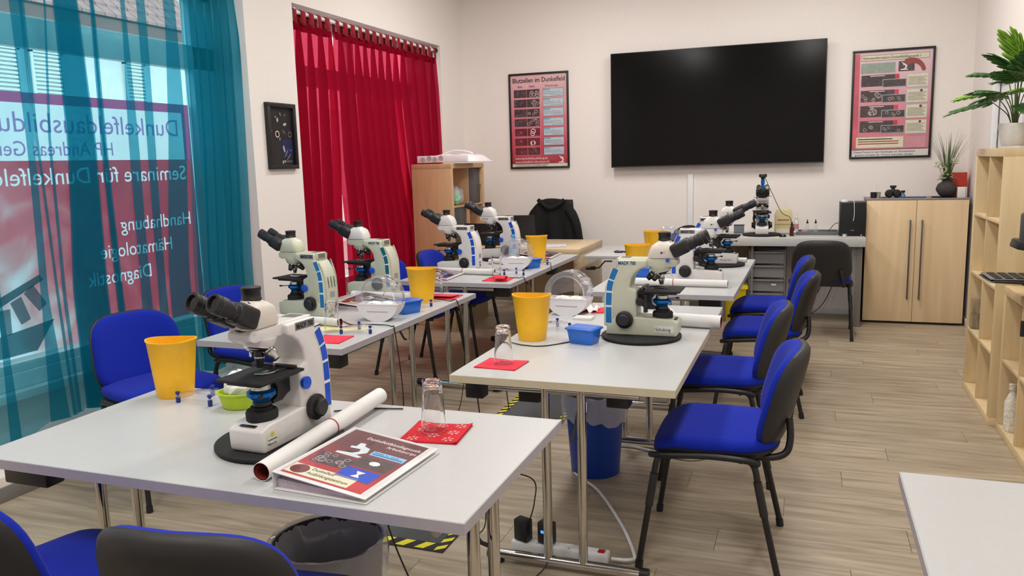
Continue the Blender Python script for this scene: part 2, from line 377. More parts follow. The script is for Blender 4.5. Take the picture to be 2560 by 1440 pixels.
# the red field is one sheet with the white letters cut out of it; the letters are their own pieces in the holes
WT = (('Seminare f\u00fcr Dunkelfeld', .127, 4.19, 1.425, 1.07), ('Handhabung', .115, 4.20, 1.14, 1.0), ('H\u00e4matologie', .115, 4.02, .995, .95), ('Diagnostik', .115, 3.83, .85, .95))
def cut_sheet(texts, yl, yr, z0, z1):
    sp_ = []
    for st, size, y, z, sx in texts:
        cu = bpy.data.curves.new('c', 'FONT'); cu.body = st; cu.size = 1; cu.resolution_u = 3; o = bpy.data.objects.new('c', cu); C.objects.link(o)
        bpy.ops.object.select_all(action='DESELECT'); o.select_set(True); bpy.context.view_layer.objects.active = o; bpy.ops.object.convert(target='CURVE')
        for q in o.data.splines:
            pts = []
            P_ = q.bezier_points; n_ = len(P_)
            for i in range(n_):
                A, B = P_[i], P_[(i+1) % n_]
                for k in range(3):
                    t_ = k/3; u_ = 1-t_; v = A.co*u_**3+A.handle_right*3*u_*u_*t_+B.handle_left*3*u_*t_*t_+B.co*t_**3
                    pts.append((y-v.x*size*sx, z+v.y*size))
            sp_.append(pts)
        bpy.data.objects.remove(o)
    cu = bpy.data.curves.new('c', 'CURVE'); cu.dimensions = '2D'; cu.fill_mode = 'BOTH'
    for pts in [[(yl, z0), (yr, z0), (yr, z1), (yl, z1)]]*bool(z1)+sp_:
        q = cu.splines.new('POLY'); q.points.add(len(pts)-1); q.use_cyclic_u = True
        for i, p_ in enumerate(pts): q.points[i].co = (p_[0]-3, p_[1]-.55, 0, 1)
    o = bpy.data.objects.new('c', cu); C.objects.link(o); bpy.context.view_layer.update()
    me = bpy.data.meshes.new_from_object(o.evaluated_get(bpy.context.evaluated_depsgraph_get())); bpy.data.objects.remove(o)
    for v in me.vertices: v.co = (0, v.co.x, v.co.y)
    return me
def sheet(nm, me, m):
    me.materials.clear(); me.materials.append(m); me.name = nm; o = bpy.data.objects.new(nm, me); C.objects.link(o); o.parent = bn; return o
sheet('red_field', cut_sheet(WT, 1.5, 4.255, .56, 1.55), FPH)
sheet('lettering', cut_sheet(WT, 0, 0, 0, 0), FW)
plane('top_band', 1.5, 4.255, 1.84, 1.893, FM); plane('side_band', 4.19, 4.255, 1.55, 1.84, FM)
VT = (('Dunkelfeldausbildung', .147, 4.16, 1.695, 1.10), ('HP Andreas Gerz', .108, 3.63, 1.575, 1.0))
sheet('white_field', cut_sheet(VT, 1.5, 4.19, 1.55, 1.84), FW); sheet('lettering', cut_sheet(VT, 0, 0, 0, 0), FP)
def blob(nm, cy_, cz, ry, rz_, m, k, rot=0, n=28):
    pts = []
    for i in range(n):
        a = 2*PI*i/n; u, v = ry*math.cos(a), rz_*math.sin(a); pts.append((.0005*k, cy_-3+u*math.cos(rot)-v*math.sin(rot), cz-.55+u*math.sin(rot)+v*math.cos(rot)))
    MB().add(pts, [tuple(range(n))]).build(nm, m, bn, smooth=False)
def quad(nm, pts, m, k): MB().add([(.0005*k, a-3, z-.55) for a, z in pts], [tuple(range(len(pts)))]).build(nm, m, bn, smooth=False)
FD = film('film_steel', (96, 120, 130), .9)
quad('lens_ring', [(2.78, .86), (3.06, .965), (3.08, .935), (2.80, .82)], FD, 1)
for q, (a, b, r_) in enumerate(((2.84, .755, 0), (2.93, .80, .35), (3.02, .85, .6))): 
    c_, s_ = math.cos(r_), math.sin(r_); quad('lens_barrel', [(a+u*c_-v*s_, b+u*s_+v*c_) for u, v in ((-.03, -.07), (.03, -.07), (.035, .06), (-.035, .06))], FGY, 2+q)
quad('lens_body', [(2.6, .57), (3.0, .575), (3.12, .72), (2.6, .66)], FD, 1)
# faint strip of film with figures on window 2
b2 = thing('window_film', 'pale printed window film glimpsed through the slit of the red curtain', 'window film', (XF, 5.9, .6))
plane('pale_field', 2.25, 4.2, 1.17, 1.9, FG, 0, b2)
text('Dunkelfeld', .2, FR, b2, (.002, 1.1, .95), (PI/2, 0, -PI/2)).scale = (.2, .2, .002)
plane('red_field', 2.25, 4.2, .55, 1.17, FSK, 0, b2)

# ---- street outside
STRT_ = struct('ground', MB().box(-30, XL-.45, -10, 40, -.5, -.3), mat('asphalt', (120, 118, 116), .9), smooth=False)
FAC = mat('facade_render', (226, 214, 208), .9, nz=.05, scale=4); ROOF = mat('roof_tile', (170, 112, 100), .8, nz=.2, scale=10)
bd = thing('street_house', 'pale house with slatted shutters and tiled roof across the street', 'house', (-10, 9, -.3))
MB().box(-5, 0, -11, 3.2, 0, 4.05).build('wall', FAC, bd, smooth=False)
MB().box(-5, -.6, 3.2, 11, 0, 9.0).build('wall', FAC, bd, smooth=False)
rp = MB().prism([(0.35, 4.0), (-4.8, 9.0), (-4.8, 8.8), (.35, 3.85)], 'y', -11, 2.6).build('roof', mat('roof_under', (120, 80, 70), .8), bd, smooth=False)
rw = MB()
for i in range(30):
    t = i/30; x = .36-5.1*t; z = 4.03+4.95*t
    for j in range(68):
        a, b = -11+j*.2, -11+j*.2+.185
        rw.add([(x+.03, a, z+.045), (x+.03, b, z+.045), (x-.17, b, z+.20), (x-.17, a, z+.20), (x+.03, a, z), (x+.03, b, z), (x-.17, b, z+.14), (x-.17, a, z+.14)], [(0, 1, 2, 3), (4, 7, 6, 5), (0, 4, 5, 1), (1, 5, 6, 2), (3, 7, 4, 0)])
rr = rw.build('roof_tiles', ROOF, rp, smooth=False); rr['kind'] = 'stuff'
SHU = mat('shutter_paint', (214, 212, 206), .6)
for a, b in ((-.62, -.10), (1.0, 1.42), (-1.3, -.78), (-3.4, -2.9), (-5.2, -4.7)):
    sh = MB().box(0, .05, a, a+.04, 2.75, 3.5).box(0, .05, b-.04, b, 2.75, 3.5).box(0, .05, a, b, 2.72, 2.78).box(0, .05, a, b, 3.44, 3.5).build('shutter', SHU, bd, smooth=False)
    for k in range(12): MB().box(.01, .045, a+.04, b-.04, 2.79+k*.055, 2.79+k*.055+.03).build('slat', SHU, sh, smooth=False)

# ================================================================== CURTAINS
def curtain(name, label, m, zs, cols, xc, sway, group=None, par=None):
    """zs: descending heights with key values; cols: list of (keyed Y values at zs, x offset)."""
    keys = list(reversed(list(zs))); mb = MB(); nz = 26; zt, zb = zs[0], zs[-1]
    nc = len(cols); vs = []
    for j in range(nz):
        z = zt+(zb-zt)*j/(nz-1)
        for ys, dx in cols:
            yk = list(reversed(ys))
            for q in range(len(keys)-1):
                if keys[q] <= z <= keys[q+1]+1e-9:
                    t = (z-keys[q])/(keys[q+1]-keys[q]); yv = yk[q]+(yk[q+1]-yk[q])*t; break
            zz = z
            if j == nz-1: zz = z + .02*math.sin(yv*9)+.012*math.sin(yv*23)
            vs.append((xc+dx*(.35+.65*min(1, (zt-z)*3))+sway*math.sin(z*2.1+yv*4), yv, zz))
    fs = [(j*nc+i, j*nc+i+1, (j+1)*nc+i+1, (j+1)*nc+i) for j in range(nz-1) for i in range(nc-1)]
    mb.add(vs, fs)
    return mb
ZK = (2.60, 2.3, 1.63, .88, .25)
def strip(keysL, keysR, n):
    """n folds lying over each other between the left and right edge lines"""
    out = []
    for k in range(n+1):
        e = keysL if k % 2 == 0 else keysR
        out.append((e, (.006*(k % 2) + .005*k)))
    return out
S_ = [((2.30, 2.30, 2.28, 2.26, 2.2), (2.36, 2.36, 2.33, 2.31, 2.29), 3),
      ((2.60, 2.6, 2.58, 2.62, 2.6), (2.63, 2.63, 2.61, 2.64, 2.66), 3),
      ((2.86, 2.86, 2.86, 2.84, 2.82), (2.92, 2.92, 2.90, 2.88, 2.93), 3),
      ((2.925, 2.92, 2.91, 2.925, 2.95), (2.94, 2.94, 2.925, 2.94, 2.97), 3),
      ((3.05, 3.05, 2.98, 2.96, 2.98), (3.06, 3.06, 2.995, 2.98, 3.0), 3),
      ((3.10, 3.10, 3.09, 3.02, 3.03), (3.24, 3.24, 3.26, 3.23, 3.24), 5),
      ((3.32, 3.32, 3.30, 3.29, 3.29), (3.34, 3.34, 3.33, 3.33, 3.34), 5),
      ((3.52, 3.52, 3.49, 3.47, 3.44), (3.55, 3.55, 3.56, 3.54, 3.54), 3),
      ((3.63, 3.63, 3.62, 3.60, 3.57), (3.69, 3.69, 3.68, 3.66, 3.66), 3),
      ((3.83, 3.83, 3.78, 3.69, 3.68), (3.92, 3.92, 3.92, 3.86, 3.87), 3)]
cols = [((1.9,)*5, 0)]
for a, b, n in S_:
    cols += strip(a, b, n)
ct = thing('turquoise_curtain', 'long sheer turquoise curtain with gathered folds over left window', 'curtain', (0, 0, 0))
mb = curtain('', '', PETROL, ZK, cols+[((3.99, 3.99, 3.98, 3.93, 3.92), .02)], -3.50, .006)
mb.build('curtain_sheet', PETROL, ct, ang=80)
# bunched end beside the wall pillar
cols = []
N = 11
for k in range(N+1):
    t = (k+.35*math.sin(k*2.7))/N
    a = (4.0+.46*t, 4.0+.45*t, 3.99+.44*t, 3.94+.46*t, 3.92+.49*t)
    j = (.020+.022*abs(math.sin(k*1.3)))*(1 if k % 2 else -1)
    cols.append((tuple(v+j*.6 for v in a), j*.8)); 
    cols.append((tuple(v-j*.9 for v in a), -j*.2))
mb = curtain('', '', PETROL, ZK, cols, -3.50, .004)
mb.build('gathered_end', PETROL, ct, ang=80)
MB().rod((-3.50, 1.5, 2.595), (-3.50, 4.45, 2.595), .012).build('curtain_rod', TRIM, ct)

# red curtain: tab-top panels on a white rod
rc = thing('curtain_rod', 'white curtain rod with black end knob above the red curtains', 'curtain rod', (-3.46, 5, 2.575))
MB().rod((0, .02, 0), (0, 2.40, 0), .014, 14).build('rod', TRIM, rc)
MB().lathe([(.0, 0), (.02, 0), (.026, .012), (.02, .03), (0, .034)], 16, (0, 2.385, 0), 'y').build('end_knob', BLACK, rc)
for yy in (.08, 2.30): MB().box(-.05, .0, yy-.012, yy+.012, -.02, .03).build('rod_bracket', TRIM, rc, bevel=.003)
def redpanel(label, top, low, n, zb=.16, tabs=6, layers=1.0):
    r = thing('red_curtain', label, 'curtain', (0, 0, 0), group=None)
    cols = []
    for k in range(n+1):
        t = k/n; jy = .024*(1 if k % 2 else -1); j = .030*(1 if k % 2 else -1)+.006*math.sin(k*1.7)
        yt = top[0]+(top[1]-top[0])*t; ym = low[0][0]+(low[0][1]-low[0][0])*t; yb = low[1][0]+(low[1][1]-low[1][0])*t
        cols.append(((yt+jy*.5, yt+jy*.7, ym+jy, yb+jy, yb+jy), j)); cols.append(((yt-jy*.4, yt-jy*.9, ym-jy*1.5, yb-jy*1.6, yb-jy*1.5), -j*.6))
    mb = curtain('', '', REDV, (2.50, 2.2, 1.5, .9, zb), cols, -3.455, .006)
    mb.build('curtain_sheet', REDV, r, ang=80)
    hb = MB(); hb.grid(lambda u, v: (-3.452+.012*math.sin(u*n*2.2), top[0]+(top[1]-top[0])*u, 2.505-.06*v), 40, 2)
    hb.build('header_band', REDV, r, solid=.002)
    for k in range(tabs):
        yy = top[0]+.03+(top[1]-top[0]-.06)*k/max(1, tabs-1)
        pts = []
        tb = MB(); ring = [(-3.46+.019*math.cos(a), 2.575+.019*math.sin(a)) for a in [PI*.0+PI*q/8 for q in range(9)]]
        ring = [(-3.440, 2.49)]+ring+[(-3.480, 2.49)]
        tb.grid(lambda u, v: (ring[round(v*(len(ring)-1))][0], yy+(u-.5)*(.055 if k % 3 else .04)*(1-.35*abs(v-.5)*0), ring[round(v*(len(ring)-1))][1]), 2, len(ring))
        tb.build('tab_loop', MATS['red_cloth'] if 'red_cloth' in MATS else mat('red_cloth', (150, 12, 32), .9), r, solid=.002)
    return r
redpanel('sheer red curtain panel with tab loops at pillar side of the window', (5.02, 5.50), ((5.02, 5.50), (5.02, 5.47)), 7, tabs=5)
redpanel('broad middle red curtain gathered in dense glowing folds', (5.58, 6.55), ((5.60, 6.62), (5.66, 6.78)), 15, tabs=9)
redpanel('sheer red curtain panel nearest the back corner of the room', (6.58, 7.38), ((6.74, 7.38), (6.84, 7.38)), 8, tabs=7)

# ================================================================== TABLES
def table(name, label, x0, x1, y0, y1, edge, ends, zt=.72, th=.027, posts=None, blocks=(), rz=0):
    """ends: list of (x, y, axis) foot bar centres; axis = direction the bar runs"""
    cx, cyy = (x0+x1)/2, (y0+y1)/2
    t = thing(name, label, 'table', (cx, cyy, 0), rz)
    hx, hy = (x1-x0)/2, (y1-y0)/2
    MB().box(-hx+.002, hx-.002, -hy+.002, hy-.002, zt-th, zt).build('tabletop', TOP, t, bevel=.001, seg=1)
    MB().add(*ringbox(-hx, hx, -hy, hy, .0021, zt-th-.0005, zt-.0012)).build('edge_band', edge, t, smooth=False)
    for ex, ey, ax in ends:
        ex -= cx; ey -= cyy; d = Vector((1, 0, 0)) if ax == 'x' else Vector((0, 1, 0)); o = Vector((ex, ey, 0))
        fb = MB().rod(o-d*.29+Vector((0, 0, .032)), o+d*.29+Vector((0, 0, .032)), .019, 14).build('foot_bar', CHROME, t)
        for sgn in (-1, 1):
            p = o+d*(.29*sgn)+Vector((0, 0, .032))
            MB().rod(p-d*.02*sgn, p+d*.012*sgn, .022, 14).build('end_cap', BLACK, fb)
            MB().lathe([(.016, 0), (.02, .004), (.02, .016)], 12, tuple(o+d*(.26*sgn))).build('rubber_foot', BLACK, fb)
            q = o+d*(.066*sgn)
            MB().rod(q+Vector((0, 0, .04)), q+Vector((0, 0, zt-th)), .0165, 14).build('leg', CHROME, t)
        # crossbar under the top, bent down at its ends, and folding brace with hook
        a = o+Vector((0, 0, zt-th-.018))
        MB().tube(bezier([a-d*.27+Vector((0, 0, -.001)), a-d*.1, a+d*.1, a+d*.27]), .012, 10).build('cross_tube', CHROME, t)
        nrm = Vector((-d.y, d.x, 0)); s = 1 if nrm.dot(-o) > 0 else -1
        MB().tube([o+Vector((0, 0, .50))+d*.03, o+nrm*s*.02+Vector((0, 0, .505))+d*.03, o+nrm*s*.16+Vector((0, 0, zt-th-.03))+d*.03, o+nrm*s*.2+Vector((0, 0, zt-th-.012))+d*.03], .006, 8).build('folding_brace', DGREY, t)
        MB().tube(bezier([q+Vector((0, 0, .60)), q+Vector((0, 0, .575))+nrm*s*.03, q+Vector((0, 0, .58))+nrm*s*.06, q+Vector((0, 0, .62))+nrm*s*.07]), .005, 8).build('cable_hook', CHROME, t)
    for bx, by, sx, sy_ in blocks:
        MB().box(bx-cx-sx/2, bx-cx+sx/2, by-cyy-sy_/2, by-cyy+sy_/2, zt-th-.07, zt-th).build('linking_block', BLACK, t, bevel=.006)
    return t
def ringbox(x0, x1, y0, y1, t, z0, z1):
    a = [(x0, y0), (x1, y0), (x1, y1), (x0, y1)]; b = [(x0+t, y0+t), (x1-t, y0+t), (x1-t, y1-t), (x0+t, y1-t)]
    v = [(*p, z0) for p in a]+[(*p, z1) for p in a]+[(*p, z0) for p in b]+[(*p, z1) for p in b]
    f = []
    for i in range(4):
        j = (i+1) % 4
        f += [(i, j, 4+j, 4+i), (8+j, 8+i, 12+i, 12+j), (4+i, 4+j, 12+j, 12+i), (j, i, 8+i, 8+j)]
    return v, f
T1 = table('folding_table', 'nearest white folding table with binder and snowflake napkin on it', -2.135, -.666, 1.473, 2.198, EDGEG,
           [(-.75, 1.775, 'y'), (-2.0, 1.82, 'y')], blocks=((-2.02, 1.56, .16, .06), (-.79, 2.11, .1, .1)))
L2 = table('folding_table', 'white folding table in left row in front of the beige-and-blue microscopes', -2.578, -1.822, 2.852, 4.322, EDGEG,
           [(-2.17, 3.12, 'x'), (-2.15, 3.99, 'x')], blocks=((-1.89, 2.92, .07, .07),))
L3 = table('folding_table', 'farthest white folding table in left row, reaching up to the wooden desk', -2.545, -1.744, 4.701, 6.321, EDGEG,
           [(-2.14, 4.74, 'x'), (-2.14, 6.1, 'x')], blocks=((-1.86, 4.80, .16, .07), (-1.83, 5.9, .06, .2)))
R1 = table('folding_table', 'beige-edged white folding table in right row under the Schulung microscope', -1.206, -.392, 2.585, 4.15, EDGEB,
           [(-.79, 2.63, 'x'), (-.80, 3.98, 'x')], blocks=((-1.13, 2.66, .07, .06), (-.92, 2.66, .08, .05), (-.60, 2.68, .08, .07)))
R2 = table('folding_table', 'farthest white folding table in right row with two white microscopes', -1.19, -.36, 4.50, 6.17, EDGEG,
           [(-.80, 4.62, 'x'), (-.80, 6.0, 'x')], blocks=((-.50, 4.60, .12, .06),), rz=-.008)
T6 = table('folding_table', 'white table whose bare corner juts in at the lower right of the picture', .222, 1.02, .45, 2.035, EDGEG,
           [(.62, .65, 'x'), (.62, 1.85, 'x')])

# wooden desk of the teacher, crank desk beside it, long grey desk at the back wall
t = thing('office_desk', 'light wooden desk with thick side panels carrying the black laptops', 'desk', (-2.6, 6.78, 0))
MB().box(-.36, .84, -.40, .42, .70, .755).build('desktop', DESKW, t, bevel=.002)
for sx in (-.36, .785): MB().box(sx, sx+.055, -.37, .40, 0, .70).build('side_panel', DESKW, t, bevel=.002)
MB().box(-.30, .78, .2, .22, .2, .70).build('back_panel', DESKW, t)
t = thing('crank_desk', 'small white crank-height desk with blue-lensed glasses on top', 'desk', (-1.15, 6.62, 0))
MB().box(-.53, .45, -.38, .40, .695, .72).build('desktop', TOP, t, bevel=.002)
COL = mat('taupe_column', (128, 118, 104), .5)
for sx in (-.34, .26): 
    MB().box(sx, sx+.075, -.03, .04, .04, .695).build('column', COL, t, bevel=.004)
    MB().box(sx+.0, sx+.07, -.33, .33, .0, .04).build('foot', COL, t, bevel=.006)
MB().box(-.3, .3, -.02, .03, .62, .66).build('crossbeam', COL, t)
ck = MB().tube([(-.34, -.2, .655), (-.40, -.2, .655), (-.45, -.2, .60), (-.50, -.2, .595)], .006, 8).build('crank_rod', DGREY, t)
MB().rod((-.56, -.2, .595), (-.48, -.2, .597), .015, 12).build('crank_grip', BLACK, ck)
t = thing('back_desk', 'long grey desk along the back wall beside the birch cabinet', 'desk', (-.1, 7.65, 0))
MB().box(-.62, .565, -.33, .30, .695, .768).build('desktop', GREYD, t, bevel=.003)
MB().box(.50, .545, -.28, .28, 0, .695).build('side_panel', DARKPANEL, t); MB().box(-.62, -.575, -.28, .28, 0, .695).build('side_panel', DARKPANEL, t)
MB().box(-.36, -.34, -.28, .28, 0, .695).build('side_panel', DARKPANEL, t)
MB().box(.46, .50, -.27, -.23, 0, .695).build('desk_leg', mat('grey_leg', (130, 130, 128), .5), t)
# translucent drawer tower under it
t = thing('drawer_tower', 'tower of frosted plastic drawers under the grey desk', 'drawer unit', (-.325, 7.56, 0))
FR_ = mat('drawer_frame_grey', (120, 120, 120), .5)
for sx in (-.155, .145): MB().box(sx, sx+.01, -.15, .2, .02, .66).build('side_frame', FR_, t)
MB().box(-.155, .155, -.15, .2, .655, .68).build('top_cover', BLACK, t, bevel=.004); MB().box(-.155, .155, -.15, .2, 0, .03).build('base', FR_, t, bevel=.004)
for k in range(5):
    z = .035+k*.124
    d = MB().box(-.143, .143, -.15, -.146, z, z+.105).box(-.143, -.14, -.146, .19, z, z+.1).box(.14, .143, -.146, .19, z, z+.1).box(-.143, .143, -.15, .19, z, z+.004).build('drawer', FROST, t)
    MB().box(-.143, .143, -.165, -.148, z+.09, z+.108).build('drawer_lip', FR_, d, bevel=.003)
tag(MB().box(-.02, .02, -.0025, .0, -.008, .008).build('sticker', PAPER, None), None)
bpy.data.objects['sticker'].parent = t; bpy.data.objects['sticker'].location = (.06, -.152, .345)
t = thing('storage_bin', 'yellow plastic bin beside the frosted drawers under grey desk', 'bin', (-.62, 7.52, 0))
MB().lathe([(.0, 0), (.13, 0), (.145, .3), (.15, .3), (.15, .32), (.14, .32), (.125, .01), (0, .01)], 4, (0, 0, 0), sx=1, sy=1.2).build('bin_body', YEL2, t, bevel=.006, ang=30)
t.rotation_euler = (0, 0, PI/4)
MB().lathe([(.15, .3), (.162, .3), (.162, .325), (.15, .325)], 4, (0, 0, 0), sy=1.2).build('rim', YEL2, t)

# ================================================================== CHAIRS
def sup(th, n): 
    c, s_ = math.cos(th), math.sin(th); return (math.copysign(abs(c)**(2/n), c), math.copysign(abs(s_)**(2/n), s_))
def make_chair():
    t = thing('visitor_chair', '', 'chair', (0, 0, 0)); n = 40
    def pad(layers, cx_, m, nm, par, front=.5):
        vs = []; fs = []
        for (k, z) in layers:
            for i in range(n):
                u, v = sup(2*PI*i/n, 4.2)
                x = u*.222*k-.006; yv = v*.232*k*(1-.05*(u < 0)*abs(u))
                zz = z-(.035*max(0, (x-.10)/.11)**2 if x > .10 else 0)+.008*max(0, (-x-.12)/.09)
                vs.append((x+cx_, yv, zz))
        m_ = len(layers)
        for a in range(m_-1):
            for i in range(n): fs.append((a*n+i, a*n+(i+1) % n, (a+1)*n+(i+1) % n, (a+1)*n+i))
        fs += [tuple(range(n))[::-1], tuple(range((m_-1)*n, m_*n))]
        return MB().add(vs, fs).build(nm, m, par, ang=60)
    pad([(.94, .452), (1.0, .458), (1.012, .470), (1.0, .484), (.96, .494), (.85, .500), (.5, .503), (.1, .503)], .0, BLUEF, 'seat', t)
    pad([(.80, .428), (.93, .434), (1.005, .450), (1.012, .460), (.95, .458)], .0, CHAIRB, 'seat_shell', t)
    # backrest: padded front, plastic shell behind; lateral wrap and backward tilt
    def back(layers, m, nm):
        vs = []; fs = []
        for (k, dx) in layers:
            for i in range(n):
                u, v = sup(2*PI*i/n, 3.6)
                yv = u*.222*k*(1-.06*(v+.2)); z = v*.172*k
                x = dx + .055*(u*k)**2 - .10 - .27*z - .020*max(0, v*k)**2*0
                vs.append((x-.155, yv, z+.632))
        m_ = len(layers)
        for a in range(m_-1):
            for i in range(n): fs.append((a*n+i, a*n+(i+1) % n, (a+1)*n+(i+1) % n, (a+1)*n+i))
        fs += [tuple(range((m_-1)*n, m_*n)) if layers[-1][0] < .2 else tuple(range(n))[::-1]]
        return MB().add(vs, fs).build(nm, m, t, ang=60)
    back([(1.0, -.004), (1.0, .006), (.99, .024), (.95, .034), (.84, .040), (.55, .041), (.25, .040), (.05, .040)], BLUEF, 'backrest')
    back([(.04, -.036), (.3, -.036), (.75, -.033), (.93, -.026), (1.01, -.010), (1.025, .004), (1.0, .008)], CHAIRB, 'back_shell')
    for s in (-1, 1):
        f = MB().tube(bezier([(.175, .205*s, .425), (.19, .222*s, .40), (.205, .235*s, .30), (.250, .252*s, .012)], 5), .0115, 10).build('leg', BLACK, t)
        MB().rod((.196, .230*s, .36), (.214, .239*s, .24), .0145, 10).build('sleeve', CHAIRB, f); MB().rod((.2495, .2515*s, .0), (.247, .251*s, .03), .0145, 10).build('foot_cap', BLACK, f)
        f = MB().tube(bezier([(-.13, .205*s, .425), (-.15, .215*s, .40), (-.17, .225*s, .30), (-.235, .240*s, .012)], 5), .0115, 10).build('leg', BLACK, t)
        MB().rod((-.158, .221*s, .36), (-.183, .229*s, .24), .0145, 10).build('sleeve', CHAIRB, f); MB().rod((-.2355, .240*s, .0), (-.231, .240*s, .03), .0145, 10).build('foot_cap', BLACK, f)
        MB().tube(bezier([(.215, .19*s, .415), (.17, .225*s, .428), (0, .236*s, .442), (-.12, .232*s, .436), (-.16, .21*s, .42)], 5), .012, 10).build('seat_rail', BLACK, t)
        MB().tube(bezier([(-.05, .17*s, .432), (-.18, .17*s, .432), (-.245, .165*s, .450), (-.262, .155*s, .50), (-.258, .14*s, .57)], 6), .0125, 10).build('back_support', BLACK, t)
    for xx in (.13, -.10): MB().rod((xx, -.21, .424), (xx, .21, .424), .010, 8).build('cross_tube', BLACK, t)
    return t
ch = make_chair()
G = None
CH = [
 ('nearest blue fabric chair on the aisle side, seat facing the beige-edged table', -.30, 2.99, PI+.02),
 ('second blue aisle chair tucked behind the nearest one at the beige-edged table', -.37, 3.83, PI+.04),
 ('third blue aisle chair pulled back from the far right table', -.24, 4.91, PI+.02),
 ('rearmost blue aisle chair at the far right table, beside the black-backed chair', -.265, 5.69, PI+.0),
 ('blue chair before turquoise curtain, backrest half behind the yellow cup', -2.84, 2.90, -.30),
 ('blue chair at pillar end of turquoise curtain behind the front microscope', -2.90, 3.74, -.12),
 ('blue chair by the red curtain next to the birch shelf', -2.55, 5.72, -.02),
 ('blue chair partly hidden behind the beige microscope at the red curtain', -2.62, 5.15, -.05),
 ('blue chair cut off at lower left corner with its seat in view', -1.70, 1.405, 1.33),
 ('blue chair at bottom edge seen from behind with curved dark back rim', -1.15, 1.40, PI/2+.12),
 ('black-backed chair with blue seat facing the grey desk', .115, 7.02, PI/2),
 ('blue chair with a black jacket over it near crank desk', -1.09, 7.28, PI*1.25+.5),
]
for lb, x, y_, rz in CH: place(ch, lb, (x, y_, 0), rz)
tag(bpy.data.objects['visitor_chair'], None)

# swivel office chair with black jacket at the wooden desk
t = thing('office_chair', 'black swivel chair with armrests behind the wooden desk laptops', 'chair', (-2.39, 7.42, 0), -PI/2-.15)
MB().lathe([(0, 0), (.25, 0), (.26, .03), (.25, .07), (.1, .09), (0, .09)], 24, (0, 0, .44)).build('seat', BLACKM, t)
MB().rod((0, 0, .10), (0, 0, .44), .028, 14).build('gas_column', CHROME, t)
for k in range(5):
    a = 2*PI*k/5; e = (.28*math.cos(a), .28*math.sin(a))
    l = MB().tube([(0, 0, .13), (e[0]*.5, e[1]*.5, .11), (e[0], e[1], .075)], .022, 8, r2=.014).build('base_arm', BLACK, t)
    MB().lathe([(.01, -.02), (.028, -.018), (.028, .018), (.01, .02)], 14, (e[0], e[1], .0285), 'y').build('castor', BLACK, l)
def gb(u, v):
    yv = (u-.5)*.38*(1-.25*(v-.5)**2*2); z = .55+.55*v; return (-.25-.06*v+.04*((u-.5)*2)**2, yv, z)
MB().grid(gb, 12, 10).build('backrest', BLACKM, t, solid=.05, ang=80)
MB().tube([(-.05, 0, .45), (-.27, 0, .47), (-.29, 0, .7)], .025, 10).build('back_bracket', BLACK, t)
for s in (-1, 1):
    ar = MB().tube([(0, .22*s, .47), (0, .31*s, .48), (0, .315*s, .70)], .018, 10).build('arm_post', BLACK, t)
    MB().box(-.13, .13, .27*s-.0 if s > 0 else -.36, .36 if s > 0 else -.27, .70, .73).build('arm_pad', BLACK, ar, bevel=.012, seg=3)
JK = mat('black_jacket_cloth', (16, 16, 18), .95, nz=.2, scale=40, bump=.6)
def gj(u, v):
    a = (u-.5)*2; z = 1.125-.62*abs(v)-.13*abs(a)**2.6; w_ = .215+.115*v**.6
    return (.035*math.sin(u*21)*v+.01*math.sin(u*9+v*5)+.0, a*w_, z)
t = thing('jacket', 'black jacket draped over the backrest of the swivel chair', 'jacket', (-2.33, 7.50, 0), .05)
jb = MB().grid(lambda u, v: (gj(u, v)[1], -.02-.03*v+gj(u, v)[0], gj(u, v)[2]), 30, 16).build('back_panel', JK, t, solid=.02, subsurf=1, ang=80)
MB().grid(lambda u, v: (gj(u, v)[1]*.97, .12+.02*v+gj(u, v)[0]*.6, gj(u, v)[2]-.01), 30, 12).build('front_panel', JK, t, solid=.015, subsurf=1, ang=80)
MB().tube(bezier([(-.13, -.03, 1.11), (-.05, -.05, 1.05), (0, -.055, 1.03), (.07, -.05, 1.06), (.13, -.03, 1.11)], 6), .02, 10).build('collar', JK, t)
MB().tube(bezier([(.17, -.02, 1.02), (.235, -.05, .92), (.27, -.06, .78), (.26, -.05, .66)], 6), .045, 12, r2=.035).build('sleeve', JK, t)
# second jacket over the chair by the crank desk
t = thing('jacket', 'small black jacket hung over the blue chair beyond the crank desk', 'jacket', (-1.06, 7.17, 0), .0)
MB().grid(lambda u, v: (-.14+.30*u+.06*v*(1-u), -.06+.012*math.sin(u*14+v*3), .868-.33*v-.16*(1-u)**2*(1-v)-.03*u*u), 22, 12).build('body', JK, t, solid=.03, subsurf=1, ang=80)
MB().tube(bezier([(-.02, -.06, .82), (.06, -.075, .86), (.14, -.06, .855), (.19, -.05, .78)], 6), .032, 10).build('sleeve', JK, t)

